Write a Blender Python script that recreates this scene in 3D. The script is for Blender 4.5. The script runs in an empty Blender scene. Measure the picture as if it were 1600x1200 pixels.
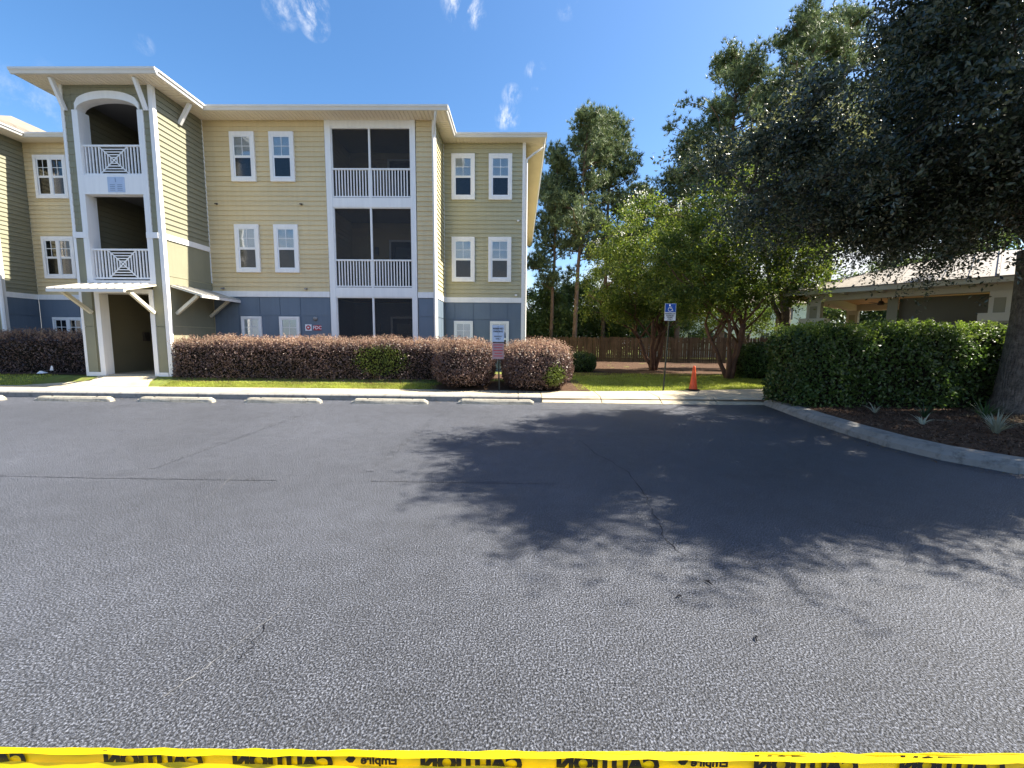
import bpy, math, random
import numpy as np
from mathutils import Vector, Matrix

rnd = random.Random(7)
rng = np.random.default_rng(7)
SC = bpy.context.scene
COL = SC.collection

# ------------------------------------------------------------------ camera
PITCH, YAW, ROLL = 0.10379, -0.015124, 0.008085
cam_d = bpy.data.cameras.new('camera')
cam = bpy.data.objects.new('camera', cam_d)
COL.objects.link(cam)
fw = Vector((math.sin(YAW) * math.cos(PITCH), math.cos(YAW) * math.cos(PITCH), -math.sin(PITCH)))
rt = Vector((math.cos(YAW), -math.sin(YAW), 0))
up = rt.cross(fw)
r2 = rt * math.cos(ROLL) + up * math.sin(ROLL)
u2 = up * math.cos(ROLL) - rt * math.sin(ROLL)
m = Matrix((r2, u2, -fw)).transposed().to_4x4()
m.translation = (0, 0, 1.52)
cam.matrix_world = m
cam_d.sensor_fit = 'HORIZONTAL'
cam_d.sensor_width = 36.0
cam_d.lens = 36.0 * 650 / 1600
cam_d.shift_y = 0.00125
cam_d.clip_start = 0.05
cam_d.clip_end = 2000
SC.camera = cam

# ------------------------------------------------------------------ light
SUN = Vector((0.855, 0.067, 1.0)).normalized()
ELEV = math.asin(SUN.z)
AZ = math.atan2(SUN.x, SUN.y)
sl = bpy.data.lights.new('sun', 'SUN')
sl.energy = 5.0
sl.angle = math.radians(0.53)
sl.color = (1.0, 0.92, 0.78)
so = bpy.data.objects.new('sun', sl)
so.rotation_euler = SUN.to_track_quat('Z', 'Y').to_euler()
so.location = (30, 0, 40)
COL.objects.link(so)

W = bpy.data.worlds.new('World')
SC.world = W
W.use_nodes = True
wn, wl = W.node_tree.nodes, W.node_tree.links
wn.clear()
out = wn.new('ShaderNodeOutputWorld')
bg = wn.new('ShaderNodeBackground')
sky = wn.new('ShaderNodeTexSky')
sky.sky_type = 'NISHITA'
sky.sun_disc = False
sky.sun_elevation = ELEV
sky.sun_rotation = AZ
sky.air_density = 1.0
sky.dust_density = 1.2
sky.ozone_density = 2.5
tc = wn.new('ShaderNodeTexCoord')


def wmath(op, a, b=None, c=None):
    n = wn.new('ShaderNodeMath')
    n.operation = op
    for i, v in enumerate((a, b, c)):
        if v is None:
            continue
        if isinstance(v, (int, float)):
            n.inputs[i].default_value = v
        else:
            wl.new(v, n.inputs[i])
    return n.outputs[0]


def pix_dir(x, y):
    d = fw + r2 * ((x - 800) / 650) + u2 * ((598 - y) / 650)
    return d.normalized()


mp = wn.new('ShaderNodeMapping')
mp.inputs['Scale'].default_value = (1.25, 1, 0.8)
wl.new(tc.outputs['Generated'], mp.inputs['Vector'])
nz = wn.new('ShaderNodeTexNoise')
nz.inputs['Scale'].default_value = 17
nz.inputs['Detail'].default_value = 9
nz.inputs['Roughness'].default_value = 0.68
nz.inputs['Distortion'].default_value = 0.25
wl.new(mp.outputs[0], nz.inputs['Vector'])
nzv = nz.outputs['Fac']
# small fair-weather wisps at their bearings in the sky
cloud = None
for (px, py, size, gain) in ((480, 4, 0.036, 1.0), (492, 34, 0.026, 0.8), (440, 12, 0.03, 0.5), (722, 0, 0.04, 1.0), (742, 20, 0.022, 0.8),
                             (793, 180, 0.028, 1.0), (800, 145, 0.022, 0.8), (838, 114, 0.026, 0.7), (885, -4, 0.03, 0.5), (35, 155, 0.07, 0.2),
                             (225, 66, 0.015, 0.3)):
    d = pix_dir(px, py)
    dp = wn.new('ShaderNodeVectorMath')
    dp.operation = 'DOT_PRODUCT'
    nrm = wn.new('ShaderNodeVectorMath')
    nrm.operation = 'NORMALIZE'
    wl.new(tc.outputs['Generated'], nrm.inputs[0])
    wl.new(nrm.outputs[0], dp.inputs[0])
    dp.inputs[1].default_value = d
    ang = wmath('ARCCOSINE', wmath('MINIMUM', dp.outputs['Value'], 0.999999))
    f = wmath('SUBTRACT', 1.0, wmath('DIVIDE', ang, size))
    f = wmath('MAXIMUM', f, 0.0)
    f = wmath('MULTIPLY', wmath('POWER', f, 0.8), gain)
    cloud = f if cloud is None else wmath('MAXIMUM', cloud, f)
sepx = wn.new('ShaderNodeSeparateXYZ')
wl.new(tc.outputs['Generated'], sepx.inputs[0])
mr = wn.new('ShaderNodeMapRange')
mr.interpolation_type = 'SMOOTHSTEP'
mr.inputs['From Min'].default_value = 0.44
mr.inputs['From Max'].default_value = 0.74
wl.new(nzv, mr.inputs['Value'])
wisps = wmath('MULTIPLY', cloud, mr.outputs[0])
wisps = wmath('MINIMUM', wmath('MULTIPLY', wisps, 1.7), 1.0)
# a bank of cumulus low over the horizon
nz2 = wn.new('ShaderNodeTexNoise')
nz2.inputs['Scale'].default_value = 4.0
nz2.inputs['Detail'].default_value = 7
wl.new(tc.outputs['Generated'], nz2.inputs['Vector'])
low = wn.new('ShaderNodeMapRange')
low.interpolation_type = 'SMOOTHSTEP'
low.inputs['From Min'].default_value = 0.40
low.inputs['From Max'].default_value = 0.10
wl.new(sepx.outputs['Z'], low.inputs['Value'])
bank = wn.new('ShaderNodeMapRange')
bank.interpolation_type = 'SMOOTHSTEP'
bank.inputs['From Min'].default_value = 0.72
bank.inputs['From Max'].default_value = 0.95
wl.new(wmath('ADD', nz2.outputs['Fac'], wmath('MULTIPLY', low.outputs[0], 0.42)), bank.inputs['Value'])
cm = wmath('MAXIMUM', wisps, bank.outputs[0])
mixc = wn.new('ShaderNodeMix')
mixc.data_type = 'RGBA'
hs = wn.new('ShaderNodeHueSaturation')
hs.inputs['Saturation'].default_value = 1.24
hs.inputs['Value'].default_value = 1.0
wl.new(sky.outputs[0], hs.inputs['Color'])
wl.new(hs.outputs[0], mixc.inputs[6])
mixc.inputs[7].default_value = (4.6, 4.75, 5.0, 1)
wl.new(cm, mixc.inputs[0])
wl.new(mixc.outputs[2], bg.inputs['Color'])
bg.inputs['Strength'].default_value = 0.077
wl.new(bg.outputs[0], out.inputs[0])

SC.view_settings.view_transform = 'Standard'
SC.view_settings.look = 'None'
SC.view_settings.exposure = 1.75
SC.view_settings.gamma = 1
SC.view_settings.use_curve_mapping = False
SC.cycles.max_bounces = 6
SC.cycles.diffuse_bounces = 4
SC.cycles.glossy_bounces = 2
SC.cycles.transmission_bounces = 3
SC.cycles.transparent_max_bounces = 8
SC.cycles.caustics_reflective = False
SC.cycles.caustics_refractive = False
SC.cycles.sample_clamp_indirect = 6
SC.cycles.use_denoising = True

# ------------------------------------------------------------------ materials


def ramp(nt, stops):
    n = nt.nodes.new('ShaderNodeValToRGB')
    e = n.color_ramp.elements
    while len(e) < len(stops):
        e.new(0.5)
    for k, (p, c) in enumerate(stops):
        e[k].position = p
        e[k].color = (*c, 1)
    return n


def newmat(name):
    mt = bpy.data.materials.new(name)
    mt.use_nodes = True
    nt = mt.node_tree
    return mt, nt, nt.nodes['Principled BSDF']


def mul(c, k):
    return tuple(max(0, min(1, v * k)) for v in c)


def paint(name, col, rough=0.6, var=0.12, vscale=1.3, bump=0.15, bscale=90, spec=0.35, objvar=0.06, metal=0.0, dirt=None, grain=None, streak=0.0, bdist=0.01):
    """painted / concrete / metal surface: blotchy colour, fine relief, small difference from piece to piece"""
    mt, nt, b = newmat(name)
    N, L = nt.nodes, nt.links
    geo = N.new('ShaderNodeNewGeometry')
    n1 = N.new('ShaderNodeTexNoise')
    n1.inputs['Scale'].default_value = vscale
    n1.inputs['Detail'].default_value = 6
    n1.inputs['Roughness'].default_value = 0.65
    L.new(geo.outputs['Position'], n1.inputs['Vector'])
    r = ramp(nt, [(0.3, mul(col, 1 - var)), (0.5, col), (0.72, mul(col, 1 + var))])
    L.new(n1.outputs['Fac'], r.inputs[0])
    c = r.outputs[0]
    if dirt:
        n3 = N.new('ShaderNodeTexNoise')
        n3.inputs['Scale'].default_value = vscale * 4.3
        n3.inputs['Detail'].default_value = 8
        n3.inputs['Roughness'].default_value = 0.7
        L.new(geo.outputs['Position'], n3.inputs['Vector'])
        r3 = ramp(nt, [(0.5, (0, 0, 0)), (0.72, (1, 1, 1))])
        L.new(n3.outputs['Fac'], r3.inputs[0])
        mx = N.new('ShaderNodeMix')
        mx.data_type = 'RGBA'
        L.new(r3.outputs[0], mx.inputs[0])
        L.new(c, mx.inputs[6])
        mx.inputs[7].default_value = (*dirt, 1)
        c = mx.outputs[2]
    if streak:
        n4 = N.new('ShaderNodeTexNoise')
        n4.inputs['Scale'].default_value = 1.0
        n4.inputs['Detail'].default_value = 7
        n4.inputs['Roughness'].default_value = 0.7
        m4 = N.new('ShaderNodeMapping')
        m4.inputs['Scale'].default_value = (9, 9, 0.5)
        L.new(geo.outputs['Position'], m4.inputs['Vector'])
        L.new(m4.outputs[0], n4.inputs['Vector'])
        r4 = ramp(nt, [(0.42, (1, 1, 1)), (0.75, (1 - streak, 1 - streak, 1 - streak * .9))])
        L.new(n4.outputs['Fac'], r4.inputs[0])
        x4 = N.new('ShaderNodeMix')
        x4.data_type = 'RGBA'
        x4.blend_type = 'MULTIPLY'
        x4.inputs[0].default_value = 1
        L.new(c, x4.inputs[6])
        L.new(r4.outputs[0], x4.inputs[7])
        c = x4.outputs[2]
    if objvar:
        oi = N.new('ShaderNodeObjectInfo')
        hv = N.new('ShaderNodeHueSaturation')
        mr_ = N.new('ShaderNodeMapRange')
        mr_.inputs['To Min'].default_value = 1 - objvar
        mr_.inputs['To Max'].default_value = 1 + objvar
        L.new(oi.outputs['Random'], mr_.inputs['Value'])
        L.new(mr_.outputs[0], hv.inputs['Value'])
        L.new(c, hv.inputs['Color'])
        c = hv.outputs[0]
    L.new(c, b.inputs['Base Color'])
    b.inputs['Roughness'].default_value = rough
    b.inputs['Specular IOR Level'].default_value = spec
    b.inputs['Metallic'].default_value = metal
    if bump:
        n2 = N.new('ShaderNodeTexNoise')
        n2.inputs['Scale'].default_value = bscale
        n2.inputs['Detail'].default_value = 4
        src = geo.outputs['Position']
        if grain:
            mpg = N.new('ShaderNodeMapping')
            mpg.inputs['Scale'].default_value = grain
            L.new(src, mpg.inputs['Vector'])
            src = mpg.outputs[0]
        L.new(src, n2.inputs['Vector'])
        bp = N.new('ShaderNodeBump')
        bp.inputs['Strength'].default_value = bump
        bp.inputs['Distance'].default_value = bdist
        L.new(n2.outputs['Fac'], bp.inputs['Height'])
        L.new(bp.outputs[0], b.inputs['Normal'])
    return mt


def leafmat(name, cols, rough=0.42, trans=0.3, spec=0.4, tcol=None):
    mt, nt, b = newmat(name)
    N, L = nt.nodes, nt.links
    geo = N.new('ShaderNodeNewGeometry')
    r = ramp(nt, [(k / max(1, len(cols) - 1), c) for k, c in enumerate(cols)])
    L.new(geo.outputs['Random Per Island'], r.inputs[0])
    n1 = N.new('ShaderNodeTexNoise')
    n1.inputs['Scale'].default_value = 1.1
    n1.inputs['Detail'].default_value = 3
    L.new(geo.outputs['Position'], n1.inputs['Vector'])
    hv = N.new('ShaderNodeHueSaturation')
    mr_ = N.new('ShaderNodeMapRange')
    mr_.inputs['From Min'].default_value = 0.3
    mr_.inputs['From Max'].default_value = 0.7
    mr_.inputs['To Min'].default_value = 0.75
    mr_.inputs['To Max'].default_value = 1.25
    L.new(n1.outputs['Fac'], mr_.inputs['Value'])
    L.new(mr_.outputs[0], hv.inputs['Value'])
    L.new(r.outputs[0], hv.inputs['Color'])
    L.new(hv.outputs[0], b.inputs['Base Color'])
    b.inputs['Roughness'].default_value = rough
    b.inputs['Specular IOR Level'].default_value = spec
    tr = N.new('ShaderNodeBsdfTranslucent')
    hv2 = N.new('ShaderNodeHueSaturation')
    hv2.inputs['Value'].default_value = 1.5
    hv2.inputs['Saturation'].default_value = 1.1
    L.new(hv.outputs[0], hv2.inputs['Color'])
    if tcol:
        tr.inputs[0].default_value = (*tcol, 1)
    else:
        L.new(hv2.outputs[0], tr.inputs[0])
    ms = N.new('ShaderNodeMixShader')
    ms.inputs[0].default_value = trans
    L.new(b.outputs[0], ms.inputs[1])
    L.new(tr.outputs[0], ms.inputs[2])
    L.new(ms.outputs[0], N['Material Output'].inputs[0])
    return mt


def glassmat(name, tint, refl=0.16, rough=0.02):
    mt, nt, b = newmat(name)
    N, L = nt.nodes, nt.links
    N.remove(b)
    t = N.new('ShaderNodeBsdfTransparent')
    t.inputs[0].default_value = (*tint, 1)
    g = N.new('ShaderNodeBsdfGlossy')
    g.inputs['Roughness'].default_value = rough
    geo = N.new('ShaderNodeNewGeometry')
    nn = N.new('ShaderNodeTexNoise')
    nn.inputs['Scale'].default_value = 2.2
    nn.inputs['Detail'].default_value = 1
    L.new(geo.outputs['Position'], nn.inputs['Vector'])
    bp = N.new('ShaderNodeBump')
    bp.inputs['Strength'].default_value = 0.25
    bp.inputs['Distance'].default_value = 0.02
    L.new(nn.outputs['Fac'], bp.inputs['Height'])
    L.new(bp.outputs[0], g.inputs['Normal'])
    lw = N.new('ShaderNodeLayerWeight')
    lw.inputs[0].default_value = 0.3
    mm = N.new('ShaderNodeMath')
    mm.operation = 'ADD'
    mm.inputs[1].default_value = refl
    mm.use_clamp = True
    L.new(lw.outputs['Fresnel'], mm.inputs[0])
    ms = N.new('ShaderNodeMixShader')
    L.new(mm.outputs[0], ms.inputs[0])
    L.new(t.outputs[0], ms.inputs[1])
    L.new(g.outputs[0], ms.inputs[2])
    L.new(ms.outputs[0], N['Material Output'].inputs[0])
    return mt


def screenmat(name, dens, col):
    mt, nt, b = newmat(name)
    N, L = nt.nodes, nt.links
    b.inputs['Base Color'].default_value = (*col, 1)
    b.inputs['Roughness'].default_value = 0.7
    t = N.new('ShaderNodeBsdfTransparent')
    geo = N.new('ShaderNodeNewGeometry')
    nn = N.new('ShaderNodeTexNoise')
    nn.inputs['Scale'].default_value = 1.5
    L.new(geo.outputs['Position'], nn.inputs['Vector'])
    mr_ = N.new('ShaderNodeMapRange')
    mr_.inputs['To Min'].default_value = dens - 0.06
    mr_.inputs['To Max'].default_value = dens + 0.06
    L.new(nn.outputs['Fac'], mr_.inputs['Value'])
    ms = N.new('ShaderNodeMixShader')
    L.new(mr_.outputs[0], ms.inputs[0])
    L.new(t.outputs[0], ms.inputs[1])
    L.new(b.outputs[0], ms.inputs[2])
    L.new(ms.outputs[0], N['Material Output'].inputs[0])
    return mt


def asphaltmat(name, col, bump=0.9, rough=0.5, spec=0.5):
    mt, nt, b = newmat(name)
    N, L = nt.nodes, nt.links
    geo = N.new('ShaderNodeNewGeometry')

    def noise(s, d, rg=0.6, dist=0):
        n = N.new('ShaderNodeTexNoise')
        n.inputs['Scale'].default_value = s
        n.inputs['Detail'].default_value = d
        n.inputs['Roughness'].default_value = rg
        n.inputs['Distortion'].default_value = dist
        L.new(geo.outputs['Position'], n.inputs['Vector'])
        return n
    big = noise(0.35, 5)
    mid = noise(5, 6, 0.7)
    fine = noise(100, 4, 0.66, 0.0)
    grit = N.new('ShaderNodeTexVoronoi')
    grit.inputs['Scale'].default_value = 95
    L.new(geo.outputs['Position'], grit.inputs['Vector'])
    r1 = ramp(nt, [(0.3, mul(col, 0.78)), (0.7, mul(col, 1.25))])
    L.new(big.outputs['Fac'], r1.inputs[0])
    r2_ = ramp(nt, [(0.3, (0.8, 0.8, 0.8)), (0.7, (1.2, 1.2, 1.2))])
    L.new(mid.outputs['Fac'], r2_.inputs[0])
    r3 = ramp(nt, [(0.38, (0.2, 0.2, 0.205)), (0.5, (0.68, 0.68, 0.68)), (0.62, (3.6, 3.6, 3.5))])
    L.new(fine.outputs['Fac'], r3.inputs[0])
    a = N.new('ShaderNodeMix')
    a.data_type = 'RGBA'
    a.blend_type = 'MULTIPLY'
    a.inputs[0].default_value = 1
    L.new(r1.outputs[0], a.inputs[6])
    L.new(r2_.outputs[0], a.inputs[7])
    c = N.new('ShaderNodeMix')
    c.data_type = 'RGBA'
    c.blend_type = 'MULTIPLY'
    c.inputs[0].default_value = 1
    L.new(a.outputs[2], c.inputs[6])
    L.new(r3.outputs[0], c.inputs[7])
    L.new(c.outputs[2], b.inputs['Base Color'])
    b.inputs['Roughness'].default_value = rough
    b.inputs['IOR'].default_value = 1.5
    b.inputs['Specular IOR Level'].default_value = spec
    ad = N.new('ShaderNodeMath')
    ad.operation = 'MULTIPLY_ADD'
    L.new(grit.outputs['Distance'], ad.inputs[0])
    ad.inputs[1].default_value = -0.6
    L.new(fine.outputs['Fac'], ad.inputs[2])
    bp = N.new('ShaderNodeBump')
    bp.inputs['Strength'].default_value = bump
    bp.inputs['Distance'].default_value = 0.015
    L.new(ad.outputs[0], bp.inputs['Height'])
    L.new(bp.outputs[0], b.inputs['Normal'])
    return mt


M = {}
M['asphalt'] = asphaltmat('sealcoated asphalt', (0.048, 0.0525, 0.067), 1.0, 0.52, 0.55)
M['asphalt_line'] = asphaltmat('painted over stall line', (0.043, 0.047, 0.060), 1.0, 0.52, 0.55)
M['crack'] = paint('open crack', (0.012, 0.012, 0.015), 0.9, 0.3, 8, 0, spec=0.1)
M['crack_pale'] = paint('worn crack edge', (0.16, 0.16, 0.165), 0.8, 0.3, 20, 0.4, 120)
M['concrete'] = paint('concrete', (0.46, 0.395, 0.28), 0.85, 0.14, 0.8, 0.35, 70, 0.25, 0.05, dirt=(0.27, 0.24, 0.19))
M['kerb'] = paint('kerb concrete', (0.27, 0.26, 0.24), 0.85, 0.2, 1.6, 0.5, 50, 0.25, 0.05, dirt=(0.12, 0.115, 0.105))
M['stop'] = paint('wheel stop concrete', (0.40, 0.37, 0.30), 0.85, 0.2, 3, 0.6, 60, 0.25, 0.06, dirt=(0.2, 0.18, 0.15))
M['yellow'] = paint('tan yellow siding paint', (0.67, 0.545, 0.32), 0.55, 0.06, 0.7, 0.12, 40, 0.35, 0.035, grain=(1, 8, 8), streak=0.1)
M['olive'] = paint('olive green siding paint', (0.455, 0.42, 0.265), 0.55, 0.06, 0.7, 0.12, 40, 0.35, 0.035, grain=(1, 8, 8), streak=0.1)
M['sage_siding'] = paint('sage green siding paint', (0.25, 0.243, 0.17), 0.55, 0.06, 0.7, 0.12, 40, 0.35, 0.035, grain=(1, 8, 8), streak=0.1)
M['sage'] = paint('sage green stucco paint', (0.27, 0.262, 0.18), 0.7, 0.07, 0.9, 0.3, 130, 0.25, 0.03, streak=0.1)
M['blue'] = paint('slate blue panel paint', (0.13, 0.172, 0.225), 0.5, 0.07, 0.8, 0.1, 60, 0.4, 0.05, streak=0.1)
M['trim'] = paint('white trim paint', (0.86, 0.85, 0.83), 0.5, 0.04, 0.9, 0.06, 40, 0.4, 0.02, streak=0.1)
M['vinyl'] = paint('white vinyl sash', (0.82, 0.83, 0.84), 0.35, 0.03, 2, 0, spec=0.45)
M['soffit'] = paint('almond vinyl soffit', (0.86, 0.76, 0.60), 0.6, 0.04, 0.8, 0, spec=0.3)
M['gutter'] = paint('off white gutter metal', (0.72, 0.70, 0.66), 0.4, 0.05, 1.5, 0.05, 30, 0.5, 0.02)
M['shingle'] = paint('grey asphalt shingles', (0.20, 0.175, 0.14), 0.9, 0.35, 5, 0.7, 30, 0.2, 0.1)
M['tin'] = paint('galvanised awning metal', (0.46, 0.44, 0.40), 0.45, 0.12, 2, 0.1, 20, 0.5, 0.04, 0.25)
M['ceiling'] = paint('balcony ceiling paint', (0.24, 0.22, 0.20), 0.8, 0.05, 2, 0.05)
M['dark_door'] = paint('navy door paint', (0.02, 0.028, 0.05), 0.4, 0.1, 3, 0.05)
M['blind'] = paint('white window blind', (0.80, 0.83, 0.84), 0.6, 0.08, 3, 0)
M['curtain'] = paint('dim room behind window', (0.09, 0.10, 0.115), 0.8, 0.3, 2.2, 0)
M['glass'] = glassmat('window glass', (0.90, 0.94, 0.96), 0.08)
M['glass_screen'] = glassmat('window glass behind insect screen', (0.42, 0.44, 0.46), 0.02, 0.12)
M['screen'] = screenmat('balcony insect screen', 0.42, (0.025, 0.027, 0.03))
M['lampgrey'] = paint('grey lamp metal', (0.25, 0.25, 0.25), 0.4, 0.1, 4, 0)
M['brown'] = paint('bronze fixture metal', (0.07, 0.06, 0.05), 0.45, 0.1, 4, 0)
M['red'] = paint('sign red', (0.45, 0.02, 0.03), 0.4, 0.06, 4, 0, objvar=0)
M['signwhite'] = paint('sign white', (0.78, 0.80, 0.84), 0.35, 0.03, 4, 0, objvar=0)
M['signblue'] = paint('sign blue', (0.015, 0.10, 0.46), 0.35, 0.05, 4, 0, objvar=0)
M['sign_shade'] = paint('white sign face in mauve shade', (0.34, 0.235, 0.26), 0.5, 0.1, 9, 0, objvar=0)  # white plate; mauve is the shade between the bushes, put in the colour
M['signpale'] = paint('pale blue sign face', (0.44, 0.54, 0.70), 0.4, 0.04, 4, 0, objvar=0)
M['ink'] = paint('black print', (0.012, 0.012, 0.014), 0.5, 0.1, 4, 0, objvar=0)
M['inkgrey'] = paint('grey print', (0.20, 0.26, 0.38), 0.5, 0.1, 4, 0, objvar=0)
M['post'] = paint('green sign post steel', (0.03, 0.035, 0.03), 0.5, 0.2, 6, 0.1)
M['cone'] = paint('orange cone plastic', (0.72, 0.10, 0.03), 0.45, 0.12, 6, 0.1, 40)
M['rubber'] = paint('black rubber', (0.02, 0.02, 0.02), 0.7, 0.2, 6, 0.2)
M['iron'] = paint('black iron', (0.012, 0.012, 0.013), 0.4, 0.2, 6, 0)
M['picket'] = paint('weathered cedar pickets', (0.09, 0.06, 0.036), 0.85, 0.3, 1.5, 0.5, 40, 0.2, 0.22, grain=(10, 10, 1))
M['bark'] = paint('oak bark', (0.15, 0.13, 0.112), 0.9, 0.55, 9, 1.0, 11, 0.2, 0, grain=(2.6, 2.6, 0.6), bdist=0.06, dirt=(0.05, 0.045, 0.04))
M['pinebark'] = paint('pine bark', (0.17, 0.115, 0.08), 0.9, 0.4, 4, 0.9, 12, 0.15, 0.1, grain=(2, 2, 0.6), bdist=0.05)
M['crepebark'] = paint('crepe myrtle bark', (0.13, 0.07, 0.05), 0.7, 0.35, 5, 0.4, 20, 0.25, 0.1, grain=(2, 2, 0.5))
M['twig'] = paint('shrub twigs', (0.06, 0.042, 0.032), 0.9, 0.3, 6, 0.2)
M['grass_soil'] = paint('lawn', (0.15, 0.18, 0.04), 0.9, 0.35, 2.2, 0.8, 45, 0.15, 0, dirt=(0.14, 0.105, 0.05))
M['soil'] = paint('pine straw and mulch', (0.075, 0.045, 0.03), 0.95, 0.45, 9, 1.0, 40, 0.1, 0, dirt=(0.13, 0.085, 0.055))
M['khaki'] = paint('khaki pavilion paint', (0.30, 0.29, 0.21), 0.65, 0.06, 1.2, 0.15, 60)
M['olive_shade'] = paint('breezeway paint with shade mixed in', (0.21, 0.185, 0.115), 0.7, 0.06, 1.2, 0.15, 60)  # wall paint darkened so the colour carries the breezeway's deep shade
M['khaki_shade'] = paint('khaki wall paint in shade', (0.16, 0.15, 0.11), 0.7, 0.06, 1.2, 0.15, 60)  # darker copy of khaki; the recess shadow is put into the paint
M['pav_trim'] = paint('cream pavilion trim', (0.58, 0.56, 0.46), 0.55, 0.05, 1.2, 0.08, 60)
M['pav_roof'] = paint('weathered standing seam metal', (0.235, 0.215, 0.19), 0.55, 0.14, 1.2, 0.1, 25, 0.4, 0.05, dirt=(0.40, 0.35, 0.31))
M['pav_ceil'] = paint('pine board ceiling', (0.55, 0.36, 0.19), 0.6, 0.12, 2, 0.1)
M['house'] = paint('pale siding', (0.62, 0.68, 0.72), 0.6, 0.05, 0.6, 0.1)
M['house_win'] = paint('dark window', (0.03, 0.04, 0.05), 0.2, 0.2, 1, 0, spec=0.6)
M['oakleaf'] = leafmat('live oak leaves', [(0.024, 0.034, 0.018), (0.042, 0.056, 0.027), (0.075, 0.09, 0.045)], 0.30, 0.24, 0.6)
M['oakleaf_far'] = leafmat('far oak leaves', [(0.07, 0.085, 0.035), (0.12, 0.13, 0.055), (0.18, 0.18, 0.09)], 0.4, 0.4, 0.45)
M['crepeleaf'] = leafmat('crepe myrtle leaves', [(0.045, 0.08, 0.018), (0.095, 0.138, 0.026), (0.22, 0.25, 0.055)], 0.45, 0.42, 0.35)
M['blossom'] = leafmat('white blossom', [(0.72, 0.72, 0.66), (0.8, 0.8, 0.76)], 0.7, 0.2, 0.2)
M['needle'] = leafmat('pine needles', [(0.065, 0.10, 0.05), (0.115, 0.155, 0.07), (0.20, 0.235, 0.11)], 0.5, 0.2, 0.3)
M['wood_leaf'] = leafmat('background leaves', [(0.05, 0.085, 0.022), (0.085, 0.125, 0.035), (0.13, 0.16, 0.055)], 0.5, 0.35, 0.3)
M['purple'] = leafmat('purple loropetalum leaves', [(0.05, 0.028, 0.028), (0.095, 0.058, 0.052), (0.20, 0.135, 0.108)], 0.36, 0.22, 0.5)
M['pink'] = leafmat('pink new shoots', [(0.20, 0.11, 0.085), (0.32, 0.21, 0.155), (0.38, 0.29, 0.20)], 0.5, 0.3, 0.3)
M['reverted'] = leafmat('reverted green shoots', [(0.08, 0.12, 0.02), (0.16, 0.2, 0.04)], 0.5, 0.3, 0.3)
M['hedge'] = leafmat('clipped hedge leaves', [(0.03, 0.06, 0.014), (0.055, 0.10, 0.022), (0.095, 0.15, 0.035)], 0.38, 0.3, 0.45)
M['hedge_new'] = leafmat('pale new hedge leaves', [(0.10, 0.16, 0.03), (0.17, 0.22, 0.05)], 0.42, 0.4, 0.4)
M['core_dark'] = paint('dark hedge core for shade', (0.018, 0.016, 0.012), 0.95, 0.3, 5, 0.5, 20, 0.05, 0)
M['strap'] = leafmat('silver strap leaves', [(0.18, 0.22, 0.15), (0.30, 0.33, 0.25), (0.42, 0.43, 0.36)], 0.5, 0.25, 0.3)
M['lily'] = leafmat('dark strap leaves', [(0.02, 0.05, 0.018), (0.04, 0.08, 0.03)], 0.4, 0.25, 0.4)
M['dry'] = leafmat('dry straw', [(0.16, 0.12, 0.07), (0.26, 0.21, 0.13), (0.1, 0.06, 0.04)], 0.8, 0.1, 0.2)
M['blade'] = leafmat('grass blades', [(0.20, 0.25, 0.035), (0.32, 0.36, 0.06), (0.44, 0.44, 0.14)], 0.6, 0.35, 0.2)
M['chip'] = leafmat('mulch chips', [(0.05, 0.028, 0.018), (0.10, 0.06, 0.04), (0.18, 0.12, 0.08)], 0.9, 0.0, 0.15)
M['tape'] = leafmat('yellow barricade tape', [(0.86, 0.70, 0.01), (0.86, 0.70, 0.01)], 0.3, 0.5, 0.5)
M['tape_shaded'] = leafmat('yellow barricade tape shaded back layer', [(0.80, 0.56, 0.01), (0.80, 0.56, 0.01)], 0.3, 0.16, 0.5)  # deeper amber and less translucent: the fold's shade is put into the colour
M['paper'] = paint('white scrap', (0.8, 0.8, 0.8), 0.6, 0.05, 8, 0)

# ------------------------------------------------------------------ mesh helpers


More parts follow.
